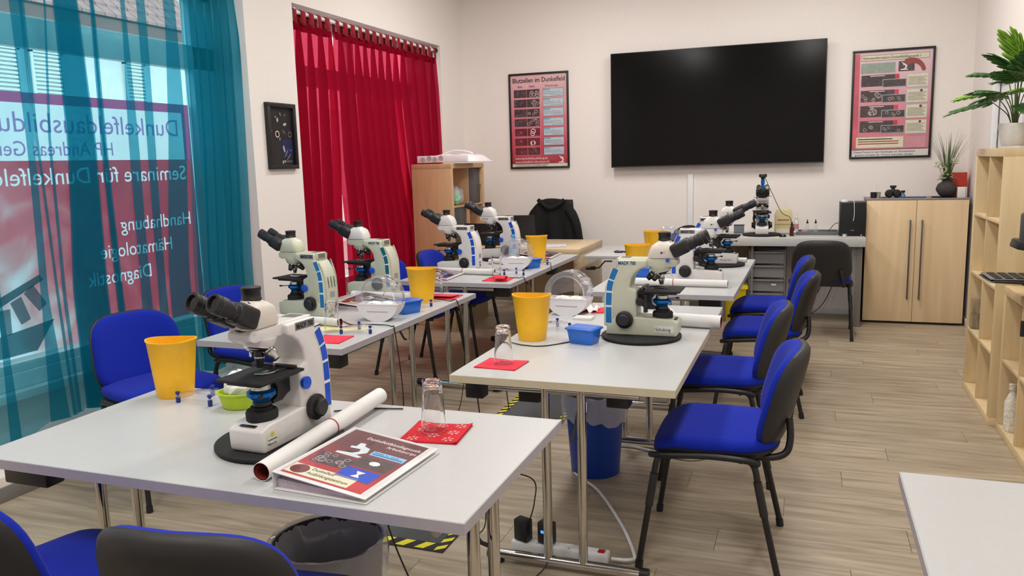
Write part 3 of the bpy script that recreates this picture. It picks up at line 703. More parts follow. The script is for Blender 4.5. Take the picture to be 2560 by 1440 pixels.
# ================================================================== SHELVES AND CABINET
def cube_shelf(name, label, loc, rz, nx, nz_, cell=.335, dep=.39, m=BIRCH):
    """local: front faces +y, width along x from 0; outer boards 5 cm, inner 1.6 cm"""
    t = thing(name, label, 'shelf', loc, rz); ot = .045; it = .017
    Wd = 2*ot+nx*cell+(nx-1)*it; Ht = 2*ot+nz_*cell+(nz_-1)*it
    MB().box(0, Wd, 0, dep, Ht-ot, Ht).build('top_board', m, t, bevel=.0015); MB().box(0, Wd, 0, dep, 0, ot).build('bottom_board', m, t, bevel=.0015)
    MB().box(0, ot, 0, dep, ot, Ht-ot).build('side_board', m, t, bevel=.0015); MB().box(Wd-ot, Wd, 0, dep, ot, Ht-ot).build('side_board', m, t, bevel=.0015)
    for k in range(1, nz_):
        z = ot+k*cell+(k-1)*it; MB().box(ot, Wd-ot, 0, dep-.002, z, z+it).build('shelf_board', m, t, bevel=.001)
    for k in range(1, nx):
        x = ot+k*cell+(k-1)*it
        for j in range(nz_):
            z = ot+j*(cell+it); MB().box(x, x+it, 0, dep-.003, z, z+cell).build('divider', m, t, bevel=.001)
    return t, Wd, Ht
# front faces -x for the units on the right: rotate +90 deg => local x -> +y, local +y -> -x
cube_shelf('cube_shelf', 'tall birch cube shelf at right wall, potted plant on top', (1.335, 4.805, 0), PI/2, 2, 4)
cube_shelf('cube_shelf', 'low birch cube shelf at right edge under the black device', (1.36, 3.97, 0), PI/2, 2, 2)
t, _, _ = cube_shelf('cube_shelf', 'birch cube shelf with grey doors in the back left corner', (-3.375, 7.385, 0), -PI/2, 2, 4, m=BIRCHS)
DG = mat('dark_grey_insert', (74, 74, 78), .35)
def insert(cx_, cz, nm='door'):
    x0 = .045+cx_*.352; z0 = .045+cz*.352
    d = MB().box(x0+.003, x0+.332, .345, .362, z0+.003, z0+.332).build(nm, DG, t, bevel=.002)
    MB().lathe([(.005, 0), (.005, .018), (.012, .022), (.012, .028)], 12, (x0+.025 if nm == 'door' else x0+.3, .362, z0+.17), 'y').build('knob', SILVER, d)
insert(0, 3); insert(1, 2); insert(0, 1); insert(1, 0)
# contents of the open cell
t = thing('plastic_bag', 'crinkled clear bag of green and gold bits in the birch shelf', 'bag', (-3.035, 6.83, 1.102))
def crumple(cx_, cy_, cz, rx, ry, rz_, m, nm, par, sd=1, n=14):
    rnd = random.Random(sd); mb = MB(); vs = []; fs = []
    for j in range(9):
        ph = PI*j/8
        for i in range(n):
            a = 2*PI*i/n; r = 1+rnd.uniform(-.18, .18)
            vs.append((cx_+rx*r*math.sin(ph)*math.cos(a), cy_+ry*r*math.sin(ph)*math.sin(a), cz+rz_*(1-math.cos(ph))*(1+rnd.uniform(-.08, .08)*(j > 0))))
    for j in range(8):
        for i in range(n): fs.append((j*n+i, j*n+(i+1) % n, (j+1)*n+(i+1) % n, (j+1)*n+i))
    return mb.add(vs, fs).build(nm, m, par, smooth=False)
crumple(0, -.02, 0, .07, .10, .085, LINER, 'bag_film', t, 3); crumple(0, .02, 0.002, .04, .06, .03, mat('gold_foil', (200, 180, 110), .3, .6), 'gold_filling', t, 5); crumple(0.02, -.06, .002, .04, .04, .07, mat('mint_paper', (150, 210, 170), .7), 'green_filling', t, 8)
t = thing('parcel_bag', 'flat white plastic bag with rolled prints on birch shelf top', 'bag', (-3.08, 6.86, 1.492))
WB = mat('white_bag_film', (236, 232, 236), .4, nz=.03, bump=.6, scale=25)
MB().grid(lambda u, v: (-.26+.56*u, -.19+.44*v, .004+(.062*(1-(2*v-1)**6)*(1-(2*u-1)**8)+.012*math.sin(u*17)*math.sin(v*9)*(1-(2*v-1)**4)*(1-(2*u-1)**4))), 34, 18).build('bag_top', WB, t, ang=80)
MB().box(-.26, .24, -.20, -.19, 0, .062).build('bag_front', WB, t, bevel=.004); MB().box(-.26, .30, -.19, .25, 0, .004).build('bag_base', WB, t)
for k, x in enumerate((-.20, -.135, -.08, -.02)): MB().lathe([(.022, 0), (.022, .006), (.012, .007)], 18, (x, -.207, .028+.012*(k % 2)), 'y').build('roll_end', mat('grey_roll_end', (176, 170, 172), .8), t)
MB().tube(bezier([(-.1, .0, .07), (0, .02, .105), (.1, .02, .10), (.17, .02, .085), (.2, .02, .068)], 6), .008, 8).build('bag_handle', WB, t)

t = thing('double_cabinet', 'birch two-door cabinet with long grey bar handles', 'cabinet', (.475, 7.595, 0))
MB().box(0, .782, .018, .36, .03, 1.075).build('carcass', mat('cabinet_grey', (150, 142, 136), .5), t)
MB().box(-.003, .785, .0, .36, 1.07, 1.084).build('top_board', mat('grey_top_board', (140, 134, 130), .5), t, bevel=.002)
MB().box(.01, .77, .03, .35, 0, .03).build('plinth', BLACK, t)
BHG = mat('brushed_grey_handle', (104, 104, 100), .35, .7)
for k in range(2):
    x0 = .0015+k*.391
    d = MB().box(x0, x0+.388, 0, .018, .022, 1.068).build('door', BIRCHD, t, bevel=.0015)
    hx = x0+(.343 if k == 0 else .043)
    h = MB().box(hx-.0065, hx+.0065, -.036, -.028, .22, .905).build('handle', BHG, d, bevel=.002)
    for z in (.24, .885): MB().box(hx-.005, hx+.005, -.03, .0, z-.006, z+.006).build('handle_foot', BHG, h)

# ================================================================== SCREEN AND POSTERS
t = thing('television', 'huge black wall-mounted television on back wall', 'television', (-.852, 7.90, 1.94))
TVM = mat('tv_glass', (5, 5, 7), .14, spec=.22, nz=.02)
MB().box(-.975, .975, -.03, .0, -.543, .543).build('housing', BLACK, t, bevel=.004)
MB().box(-.967, .967, -.0325, -.03, -.527, .537).build('screen', TVM, t)
MB().box(-.975, .975, -.0335, -.029, -.543, -.535).build('lower_bezel', DGREY, t, bevel=.001)
MB().box(-.3, .3, 0, .058, -.25, .25).build('wall_mount', BLACK, t)
def frame(name, label, cat, loc, rz, w_, h_, bw=.018, backm=BLACK, d=.022):
    t = thing(name, label, cat, loc, rz)
    for a in ((-w_/2, w_/2, h_/2-bw, h_/2), (-w_/2, w_/2, -h_/2, -h_/2+bw), (-w_/2, -w_/2+bw, -h_/2+bw, h_/2-bw), (w_/2-bw, w_/2, -h_/2+bw, h_/2-bw)):
        MB().box(a[0], a[1], -d, 0, a[2], a[3]).build('frame_bar', BLACK, t, bevel=.0015)
    return t
def flat(par, nm, x0, x1, z0, z1, m, k=1, y0=-.008): return MB().box(x0, x1, y0-.0008*k, y0-.0008*k+.0009, z0, z1).build(nm, m, par, smooth=False)
def rings(par, x0, x1, z0, z1, m, k, n, rad, sd, y0=-.008):
    rnd = random.Random(sd); mb = MB(); yy = y0-.0008*k-.0002
    for q in range(n):
        r = rad*rnd.uniform(.7, 1.15); cx_ = rnd.uniform(x0+r, x1-r); cz = rnd.uniform(z0+r, z1-r); N_ = 12; vs = []
        for i in range(N_):
            a = 2*PI*i/N_; vs += [(cx_+r*math.cos(a), yy, cz+r*math.sin(a)), (cx_+r*.72*math.cos(a), yy, cz+r*.72*math.sin(a))]
        mb.add(vs, [(2*i, 2*i+1, (2*i+3) % (2*N_), (2*i+2) % (2*N_)) for i in range(N_)])
    o = mb.build('cell_print', m, par, smooth=False); o['kind'] = 'stuff'; return o
CELL = mat('cell_outline_print', (196, 178, 176), .5); SKYP = mat('caption_blue_print', (190, 206, 216), .5, nz=.06); CYP = mat('caption_head_print', (110, 178, 206), .5)
CREAMPR = mat('caption_cream_print', (222, 218, 190), .5); INK = mat('black_ink', (30, 24, 30), .6); INKW = mat('white_ink', (240, 226, 224), .6); INKG = mat('grey_ink', (120, 112, 116), .6)
INKR = mat('red_ink', (170, 40, 40), .6); INKB = mat('blue_ink', (28, 70, 130), .5)
GLZ = clear('picture_glazing')
def gradient(name, stops, axis='z', lo=-.47, hi=.47, nz=.2):
    m = bpy.data.materials.new(name); m.use_nodes = True; nt = m.node_tree; N = nt.nodes; L = nt.links
    b = N['Principled BSDF']; b.inputs['Roughness'].default_value = .45
    tc = N.new('ShaderNodeTexCoord'); sp_ = N.new('ShaderNodeSeparateXYZ'); L.new(tc.outputs['Object'], sp_.inputs[0])
    mr = N.new('ShaderNodeMapRange'); mr.inputs[1].default_value = lo; mr.inputs[2].default_value = hi; L.new(sp_.outputs['XYZ'.index(axis.upper())], mr.inputs[0])
    t_ = N.new('ShaderNodeTexNoise'); t_.inputs['Scale'].default_value = 5; L.new(tc.outputs['Object'], t_.inputs[0])
    mm = N.new('ShaderNodeMath'); mm.operation = 'MULTIPLY_ADD'; mm.inputs[1].default_value = nz; L.new(t_.outputs[0], mm.inputs[0]); L.new(mr.outputs[0], mm.inputs[2])
    r = N.new('ShaderNodeValToRGB'); L.new(mm.outputs[0], r.inputs[0])
    for i, (p, c) in enumerate(stops):
        e = r.color_ramp.elements[i] if i < 2 else r.color_ramp.elements.new(p)
        e.position = p; e.color = (*lin(c), 1)
    L.new(r.outputs[0], b.inputs['Base Color']); MATS[name] = m; return m
# poster 1, left of the television
W_, H_ = .632, .955
p = frame('framed_poster', 'framed red poster headed Blutzellen im Dunkelfeld left of television', 'poster', (-2.59, YB-.001, 1.886), 0, W_, H_)
bgm = gradient('poster_rose_print', [(0.0, (120, 20, 40)), (.3, (208, 66, 84)), (.6, (214, 118, 130)), (1.0, (226, 184, 186))])
flat(p, 'sheet', -.30, .30, -.46, .46, bgm, 0)
text('Blutzellen im Dunkelfeld', .066, INK, p, (-.278, -.0095, .385), sx=.86, bold=.01)
text('400x', .028, INKB, p, (-.225, -.0095, .335)); text('1000x', .028, INKB, p, (-.105, -.0095, .335)); text('Erläuterung', .028, INKB, p, (.07, -.0095, .335))
for k in range(7):
    z1 = .315-k*.0965; z0 = z1-.078
    flat(p, 'photo_row', -.268, .012, z0-.004, z1+.004, PINKP, 1); flat(p, 'photo_panel', -.264, -.130, z0, z1, BURG if k > 3 else DARKP, 2); flat(p, 'photo_panel', -.126, .008, z0, z1, BURG if k > 3 else DARKP, 2)
    if k < 4: rings(p, -.126, .008, z0, z1, CELL, 3, 7 if k != 2 else 4, .017, k+2); rings(p, -.264, -.13, z0, z1, INKG, 3, 9, .010, k+20)
    else: rings(p, -.10, -.03, z0, z1, INKW, 3, 2, .03, k+40); rings(p, -.21, -.18, z0+.02, z1-.02, CELL, 3, 1, .010, k+60)
    flat(p, 'caption_edge', .045, .262, z0-.002, z1+.003, DGREY, 1); flat(p, 'caption_panel', .048, .259, z0+.001, z1, SKYP, 2); flat(p, 'caption_head', .050, .12, z1-.017, z1-.003, CYP, 3)
    for q in range(3): flat(p, 'text_line', .056 if q else .13, .25-.02*(q == 2), z0+.012+q*.016, z0+.015+q*.016, INKG, 3)
text('www.dunkelfeldausbildung.de', .034, INKW, p, (-.265, -.0095, -.385), sx=.86); text('www.dunkelfeld-mikroskope.de', .034, INKW, p, (-.265, -.0095, -.42), sx=.84)
def micro_icon(par, x, z, s, m, rotm=None, y=-.0099):
    pts = [(0, 0), (1, 0), (1, .12), (.72, .16), (.9, .5), (.8, .85), (.6, 1.0), (.45, .95), (.2, 1.15), (.12, 1.05), (.36, .85), (.34, .62), (.55, .7), (.66, .5), (.5, .2), (0, .12)]
    return MB().prism([(x+a*s, z+b*s) for a, b in pts], 'y', y, y+.0006).build('microscope_print', m, par, smooth=False)
micro_icon(p, .20, -.425, .062, INKW)
flat(p, 'lower_strip', -.298, .298, -.459, -.392-.03, CREAMPR, 2) if False else None
flat(p, 'bottom_strip', -.299, .299, -.4595, -.43, CREAMPR, 1)
MB().box(-.31, .31, -.0145, -.0135, -.465, .465).build('glazing', GLZ, p, smooth=False)
# lower strip of poster hangs with two lines
text('Dieses Poster ist für Therapeuten gedacht', .019, INK, p, (-.25, -.0096, -.442), sx=1.05); text('und kostenloser Bestandteil des Basisseminar', .017, INK, p, (-.27, -.0096, -.4575), sx=1.12)
# poster 2, right of the television
p = frame('framed_poster', 'framed poster of cell photos with curved red worm shape above the cabinet', 'poster', (.664, YB-.001, 1.893), 0, .655, .94)
bg2 = gradient('poster_pale_print', [(0.0, (186, 150, 158)), (.45, (216, 120, 136)), (.75, (222, 172, 182)), (1.0, (230, 200, 206))])
flat(p, 'sheet', -.31, .31, -.452, .452, bg2, 0)
flat(p, 'left_band', -.31, -.265, -.38, .44, mat('rose_print', (206, 96, 112), .5, nz=.25, scale=6), 1)
flat(p, 'title_edge', -.255, .285, .375, .427, INKG, 1); flat(p, 'title_panel', -.251, .281, .379, .423, CREAMPR, 2)
text('Patienteninformation Dunkelfelddiagnostik 1', .031, INK, p, (-.243, -.0105, .390), sx=.83)
GRP = mat('greenish_photo_print', (150, 164, 152), .5, nz=.12); FRP = mat('frame_print', (170, 184, 192), .5)
flat(p, 'photo_panel', -.255, .02, .27, .357, GRP, 2); flat(p, 'photo_panel', .045, .17, .275, .36, DARKP, 2)
micro_icon(p, .06, .285, .06, INKW, y=-.0106)
wm = MB(); 
for i in range(11):
    a = PI*.62-i*.17; r = .10
    wm.lathe([(.028-.0012*i, 0), (.028-.0012*i, .001)], 10, (.150+r*math.cos(a)*.95, -.0112-.00006*i, .262+r*math.sin(a)), 'y')
wm.build('worm_print', mat('worm_red_print', (150, 62, 58), .5), p, smooth=False)
for k in range(4):
    z1 = .255-k*.132; z0 = z1-.098
    flat(p, 'photo_panel', -.25, .02, z0, z1, DARKP, 2); flat(p, 'red_block', .02, .055, z0+.03, z1, REDP, 1)
    flat(p, 'inset_edge', -.078, .112, z0-.012, z0+.057, FRP, 3); flat(p, 'inset_panel', -.073, .107, z0-.007, z0+.052, DARKP, 4)
    flat(p, 'text_line', -.18, -.06, z1-.012, z1-.006, INKW, 3)
    flat(p, 'caption_edge', .117, .285, z0-.024, z1-.001, FRP, 1); flat(p, 'caption_panel', .120, .282, z0-.016, z1-.005, CREAMPR, 2)
    for q in range(7): flat(p, 'text_line', .128, .272-.012*(q % 3), z0+.0+q*.0105, z0+.0035+q*.0105, INKG, 3)
    if k: MB().lathe([(.011, 0), (.011, .0006)], 14, (.232, -.0108, z1-.018), 'y').build('dot_print', BURG, p, smooth=False)
    if k in (1, 2, 3): rings(p, -.25, -.08, z0, z1-.015, CELL, 3, 9 if k == 1 else 3, .016 if k != 2 else .03, 70+k); rings(p, -.07, .10, z0-.005, z0+.05, CELL, 5, 4, .013, 80+k)
flat(p, 'note_panel', -.275, .108, -.375, -.282, CREAMPR, 2); flat(p, 'blank_panel', .12, .282, -.378, -.285, PINKP, 2)
for q, (m_, w2) in enumerate(((INK, .28), (INKR, .33), (INKR, .33))): flat(p, 'text_line', -.26, -.26+w2, -.305-q*.02, -.297-q*.02, m_, 3)
flat(p, 'dark_rule', -.30, .30, -.392, -.386, BURG, 2); flat(p, 'bottom_strip', -.31, .31, -.452, -.396, PAPER, 1)
text('Dieses Poster ist zum Aushängen im Wartezimmer', .0245, INK, p, (-.29, -.0096, -.42), sx=.98); text('gedacht und kann für 10 Euro erworben werden', .0245, INK, p, (-.28, -.0096, -.4455), sx=.98)
MB().box(-.31, .31, -.0155, -.0145, -.452, .452).build('glazing', GLZ, p, smooth=False)
# small dark picture on the pillar between the windows
p = frame('framed_picture', 'small black framed dark-field photograph on pillar between curtains', 'picture', (XL+.001, 4.758, 1.695), PI/2, .316, .445, bw=.028, d=.03)
flat(p, 'sheet', -.135, .135, -.2, .2, mat('black_photo_print', (40, 36, 38), .4, nz=.3, scale=8), 0)
NAVY = mat('navy_print', (30, 36, 84), .5, nz=.4, scale=20)
flat(p, 'blue_corner', .0, .128, -.14, -.02, NAVY, 1)
rings(p, -.075, -.02, -.02, .04, INKW, 3, 1, .024, 5); rings(p, .06, .12, -.02, .05, INKG, 3, 1, .02, 6)
sh = MB()
for x, z, a, b_, r in ((-.035, .11, .010, .016, 0), (-.055, .13, .006, .006, 0), (.045, .082, .02, .010, .3), (.02, -.085, .009, .026, .3), (-.11, .035, .009, .011, 0), (-.02, -.018, .005, .010, 0), (.0, -.175, .007, .013, 0),
                       (.03, .03, .020, .002, -.7), (.045, -.115, .032, .002, .9), (.07, -.14, .032, .002, .7), (.10, -.095, .012, .002, .2), (.0, .15, .003, .014, .3), (.05, .145, .012, .002, .6)):
    pts = [(x+a*math.cos(q)*math.cos(r)-b_*math.sin(q)*math.sin(r), z+a*math.cos(q)*math.sin(r)+b_*math.sin(q)*math.cos(r)) for q in [2*PI*i/10 for i in range(10)]]
    sh.prism(pts, 'y', -.0104, -.0098)
sh.build('cell_print', CELL, p, smooth=False)['kind'] = 'stuff'
flat(p, 'caption_print', .03, .11, -.168, -.164, INKG, 2); flat(p, 'caption_print', .03, .11, -.176, -.172, INKG, 2); flat(p, 'caption_print', .018, .026, -.178, -.163, INKW, 2)
MB().box(-.135, .135, -.0145, -.0135, -.2, .2).build('glazing', GLZ, p, smooth=False)

# ================================================================== MICROSCOPES
def make_scope(body, head, stripe, plate, tag_text, base_text=None, badge=False, objs='black', vents=False):
    """local +x is the user's side; origin on the table under the middle of the foot"""
    t = thing('microscope', '', 'microscope'); OX = -.155; CW = .054
    def P(pts): return [(x+OX, z) for x, z in pts]
    # foot and column in one casting; the upright is narrower in side profile
    foot = [(.0, .0), (.300, .0), (.305, .012), (.307, .062), (.285, .070), (.27, .074), (.135, .080), (.05, .085), (.006, .05)]
    MB().prism(P(foot), 'y', -.056, .056).build('foot', body, t, bevel=.007, seg=3)
    cr = [(.0, .03), (.0, .150), (.006, .20), (.022, .243), (.045, .280), (.052, .290), (.052, .322), (.175, .322), (.175, .292), (.150, .283), (.130, .268), (.113, .245), (.106, .212), (.104, .204),
          (.134, .190), (.134, .078), (.06, .03)]
    MB().prism(P(cr), 'y', -CW, CW).build('column', body, t, bevel=.008, seg=4)
    arm = [(.045, .292), (.045, .327), (.290, .327), (.302, .318), (.300, .300), (.285, .292)]
    a = MB().prism(P(arm), 'y', -.037, .037).build('arm', body, t, bevel=.004, seg=3)
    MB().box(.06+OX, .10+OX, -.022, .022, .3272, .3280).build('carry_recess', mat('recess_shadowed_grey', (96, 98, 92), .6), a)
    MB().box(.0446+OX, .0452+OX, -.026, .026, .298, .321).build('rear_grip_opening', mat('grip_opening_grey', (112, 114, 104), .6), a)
    # white edged stripe with blue tiles on both flanks
    cen = [(.046, .283), (.030, .245), (.019, .205), (.015, .155), (.014, .100), (.014, .045)]
    def band(w_, a0, a1, m, nm, par, off, cc=cen):
        pts = bezier([(x, 0, z) for x, z in cc], 6); L_ = len(pts)-1
        i0, i1 = int(a0*L_), int(a1*L_); seg_ = pts[i0:i1+1]; le = []; ri = []
        for i, q in enumerate(seg_):
            j0 = max(i-1, 0); j1 = min(i+1, len(seg_)-1); d = (seg_[j1]-seg_[j0]).normalized(); nn = Vector((-d.z, 0, d.x))
            le.append((q.x+nn.x*w_, q.z+nn.z*w_)); ri.append((q.x-nn.x*w_, q.z-nn.z*w_))
        for s in (-1, 1):
            MB().prism(P(le+ri[::-1]), 'y', s*CW, s*(CW+off)).build(nm, m, par, smooth=False)
    rim = MB(); band(.0150, 0, 1, mat('stripe_outline_white', (232, 232, 222), .4), 'stripe_edge', t, .0012)
    for a0, a1 in ((.02, .235), (.275, .47), (.51, .705), (.745, .985)): band(.0122, a0, a1, stripe, 'stripe_tile', t, .0024)
    # rear cover
    MB().prism(P([(-.010, .035), (-.010, .15), (-.004, .205), (.012, .248), (.034, .284), (.040, .28), (.01, .2), (.004, .15), (.004, .035)]), 'y', -.040, .040).build('rear_cover', body, t, bevel=.003)
    rv = MB()
    if vents:
        for k in (-.026, -.020, -.003, .003, .020, .026): rv.tube([(-.0102+OX, k, .148), (-.0078+OX, k, .18), (-.0040+OX, k, .205)], .0014, 5)
        rv.build('vent_slot', DGREY, t)['kind'] = 'stuff'
    MB().box(-.0108+OX, -.0098+OX, -.018, .018, .098, .128).build('rating_plate', mat('rating_plate_grey', (150, 150, 150), .5), t)
    MB().box(-.0130+OX, -.0095+OX, -.004, .010, .042, .054).build('power_switch', BLACK, t, bevel=.001)
    MB().box(-.0125+OX, -.0095+OX, -.004, .012, .062, .072).build('power_socket', BLACK, t)
    # head
    hd = MB()
    def ringr(x0, x1, y, z, n=24, p=5):
        return [((x0+x1)/2+OX+(x1-x0)/2*sup(2*PI*i/n, p)[0], y*sup(2*PI*i/n, p)[1], z) for i in range(n)]
    rs = [ringr(.178, .302, .040, .3285), ringr(.176, .303, .043, .340), ringr(.183, .300, .042, .362), ringr(.192, .286, .040, .380), ringr(.208, .276, .031, .391), ringr(.214, .270, .027, .396, p=2.2), ringr(.216, .268, .025, .402, p=2)]
    vs = sum(rs, []); n = 24; fs = [(k*n+i, k*n+(i+1) % n, (k+1)*n+(i+1) % n, (k+1)*n+i) for k in range(len(rs)-1) for i in range(n)]
    fs += [tuple(range(n))[::-1], tuple(range((len(rs)-1)*n, len(rs)*n))]
    hd.add(vs, fs); h = hd.build('head', head, t, ang=50)
    MB().lathe([(.0265, .398), (.0265, .404), (.0250, .406), (.0250, .424), (.0265, .426), (.0265, .434), (.022, .4355), (0, .4355)], 28, (.242+OX, 0, 0)).build('photo_port', BLACK, t)
    MB().lathe([(.0045, 0), (.0045, .001)], 12, (.236+OX, -.0432, .352), 'y').build('screw', BLACK, h); MB().rod((.238+OX, -.043, .353), (.250+OX, -.050, .358), .0015, 6).build('lever', SILVER, h)
    MB().lathe([(0, 0), (.008, .001), (.008, .008), (0, .010)], 14, (.262+OX, -.052, .322), 'y').build('head_lock', STRB, t)
    # binocular tubes
    bt = bpy.data.objects.new('binocular', None); C.objects.link(bt); bt.parent = t; bt.location = (.278+OX, 0, .352); bt.rotation_euler = (0, -math.radians(27), 0); bt.scale = (1.16, 1.12, 1.36)
    MB().lathe([(.030, -.012), (.032, .0), (.030, .010)], 24, (0, 0, .006), 'x').build('swivel', BLACK, bt)
    for s in (-1, 1):
        y = .0300*s
        MB().box(.0, .066, y-.021 if s < 0 else .002, -.002 if s < 0 else y+.021, -.020, .022).build('prism_housing', BLACK, bt, bevel=.010, seg=3)
        e = MB().lathe([(.0175, .060), (.0185, .078), (.0165, .080), (.0165, .094), (.0185, .096), (.0190, .112), (.0175, .116), (.0185, .124), (.0185, .134), (.0135, .1345), (.0125, .128)], 26, (0, y, .0), 'x', close=False).build('eyepiece', BLACK, bt)
        MB().lathe([(.0, .1285), (.0128, .1285)], 20, (0, y, 0), 'x', close=False).build('eye_lens', BLACKG, bt)
        MB().lathe([(.0188, .0), (.0188, .002)], 24, (.117, y, 0), 'x').build('eyepiece_ring', DGREY, bt)
    # nosepiece with objectives
    nz_ = bpy.data.objects.new('nosepiece', None); C.objects.link(nz_); nz_.parent = t; nz_.location = (.226+OX, 0, .286)
    MB().lathe([(.047, .008), (.046, .0), (.038, -.016), (.0, -.016)], 32, (.0, 0, 0)).build('turret_mount', body, nz_)
    tm = MB(); tm.M = Matrix.Rotation(math.radians(-14), 4, 'Y'); tm.lathe([(.039, -.010), (.040, -.018), (.028, -.028), (0, -.030)], 28, (0, 0, 0)); tm.build('turret', SILVER, nz_)
    def objective(azim, tilt, L_, r, m, nm='objective'):
        o_ = MB(); o_.M = Matrix.Rotation(math.radians(azim), 4, 'Z') @ Matrix.Rotation(math.radians(tilt), 4, 'Y') @ Matrix.Translation((0, 0, -.018))
        o_.lathe([(r*.8, 0), (r, -.006), (r, -L_*.62), (r*.72, -L_*.82), (r*.6, -L_), (0, -L_)], 20); q = o_.build(nm, m, nz_)
        g_ = MB(); g_.M = o_.M; g_.lathe([(r*1.03, -L_*.45), (r*1.03, -L_*.52)], 20, close=False); g_.build('knurled_ring', DGREY if m is SILVER else SILVER, q)
    ms = [SILVER, BLACK, BLACK] if objs == 'black' else [BLACK, SILVER, SILVER]
    objective(0, -3, .054, .0135, ms[0]); objective(180, -48, .056, .0160, ms[1]); objective(100, -46, .052, .0160, ms[2] if objs == 'black' else SILVER); objective(-115, -46, .050, .0150, ms[1])
    # stage
    st = MB().box(.140+OX, .318+OX, -.078, .078, .188, .197).build('stage', BLACKM, t, bevel=.006, seg=2)
    MB().box(.136+OX, .300+OX, -.055, .055, .178, .188).build('stage_underside', BLACK, st, bevel=.003)
    MB().lathe([(.0, .1972), (.012, .1975), (.012, .1980), (0, .1980)], 20, (.226+OX, 0, 0), sx=2.4).build('stage_opening', BLACKG, st)
    MB().box(.150+OX, .166+OX, -.085, .060, .197, .206).box(.166+OX, .21+OX, .03, .04, .197, .201).box(.166+OX, .175+OX, -.04, .03, .197, .200).build('slide_holder', BLACK, st, bevel=.002)
    MB().tube(bezier([(.19+OX, .03, .201), (.22+OX, .036, .201), (.245+OX, .022, .201), (.25+OX, .0, .2005)], 5), .0018, 6).build('slide_clip', SILVER, st)
    for a_, b_ in ((.172, -.05), (.172, .0)): MB().lathe([(.004, .197), (.004, .209)], 10, (a_+OX, b_, 0)).build('stage_screw', SILVER, st)
    # stage drive hanging down on the right hand side
    MB().lathe([(.008, .125), (.011, .127), (.011, .150), (.0075, .152), (.0075, .180)], 16, (.175+OX, -.070, 0)).lathe([(.009, .105), (.009, .128)], 16, (.175+OX, -.070, 0)).build('stage_drive', BLACK, t)
    # condenser and its carrier
    cb = MB().prism(P([(.134, .178), (.20, .178), (.20, .165), (.186, .150), (.19, .125), (.21, .118), (.21, .108), (.17, .108), (.15, .120), (.134, .125)]), 'y', -.02, .02).build('condenser_carrier', BLACK, t, bevel=.004)
    MB().lathe([(.018, .170), (.026, .168), (.028, .150), (.022, .146), (.020, .140)], 24, (.232+OX, 0, 0)).build('condenser', SILVER, t)
    MB().lathe([(.029, .156), (.038, .149), (.039, .139), (.028, .129), (.022, .122)], 24, (.232+OX, 0, 0)).build('condenser_ring', RINGB, t)
    MB().lathe([(.024, .122), (.026, .112), (.018, .108)], 24, (.232+OX, 0, 0)).build('filter_holder', BLACK, t)
    MB().rod((.245+OX, .02, .150), (.285+OX, .045, .150), .002, 6).box(.283+OX, .297+OX, .044, .050, .146, .154).build('iris_lever', BLACK, t)
    il = MB().lathe([(.042, .070), (.043, .094), (.039, .100), (.029, .101), (.029, .109), (.0, .109)], 28, (.235+OX, 0, 0)).build('illuminator', BLACKM, t)
    MB().box(.285+OX, .297+OX, -.026, .026, .0695, .0708).build('display_slot', BLACK, t)
    # focus knobs on both sides
    for s in (-1, 1):
        k_ = MB().lathe([(.033, CW*s), (.037, (CW+.006)*s), (.037, (CW+.016)*s), (.030, (CW+.019)*s), (.026, (CW+.020)*s), (.026, (CW+.032)*s), (.021, (CW+.036)*s), (0, (CW+.036)*s)], 30, (.084+OX, 0, .068), 'y').build('focus_knob', BLACK, t)
        MB().lathe([(.016, CW*s), (.018, (CW+.006)*s), (.018, (CW+.012)*s), (0, (CW+.014)*s)], 22, (.150+OX if s < 0 else .118+OX, 0, .147), 'y').build('brake_knob', BLACK if s < 0 else STRB, t)
    # name plate on both flanks
    for s in (-1, 1):
        m_ = INKB
        if plate:
            MB().box(.052+OX if s < 0 else .055+OX, .140+OX, s*(CW+.0004)-.0003, s*(CW+.0004)+.0003, .298, .320).build('name_plate', mat('name_plate_grey', (124, 124, 124), .45), t); m_ = INK
        text(tag_text, .021, m_, t, ((.056 if s < 0 else .136)+OX, s*(CW+.0012), .3015), (PI/2, 0, 0 if s < 0 else PI), sx=.80, bold=.02)
    if base_text:
        MB().box(.210+OX, .290+OX, -.0568, -.0562, .018, .046).build('white_sticker', PAPER, t); text(base_text, .021, INK, t, (.213+OX, -.0572, .024), sx=.85)
    if badge:
        for s in (1,):
            bdg = MB().prism([(x+OX, z) for x, z in ((.245, .014), (.290, .014), (.290, .044), (.279, .056), (.267, .059), (.255, .056), (.245, .044))], 'y', .0562*s, .0570*s).build('badge', mat('badge_cream', (226, 224, 196), .4), t)
            MB().lathe([(.007, .0571*s), (.007, .0575*s)], 16, (.267+OX, 0, .046), 'y').build('badge_flower', mat('badge_yellow', (206, 196, 90), .5), bdg); MB().box(.250+OX, .285+OX, .0570, .0574, .031, .034).build('badge_line', STRT, bdg)
            text('Live', .011, INKR, t, (.266+OX, .0577, .018), (PI/2, 0, PI), sx=.8); text('Mikro', .011, INKB, t, (.288+OX, .0577, .018), (PI/2, 0, PI), sx=.8)
    return t
def disc(label, x, y, rx=.16, group=None, z=.72, h=.016):
    t = tag(MB().lathe([(0, 0), (rx-.006, 0), (rx-.003, .005), (rx, .007), (rx, h-.003), (rx-.004, h), (0, h)], 56).build('turntable', BLACKM, None), label, 'turntable', group); t.location = (x, y, z); return t
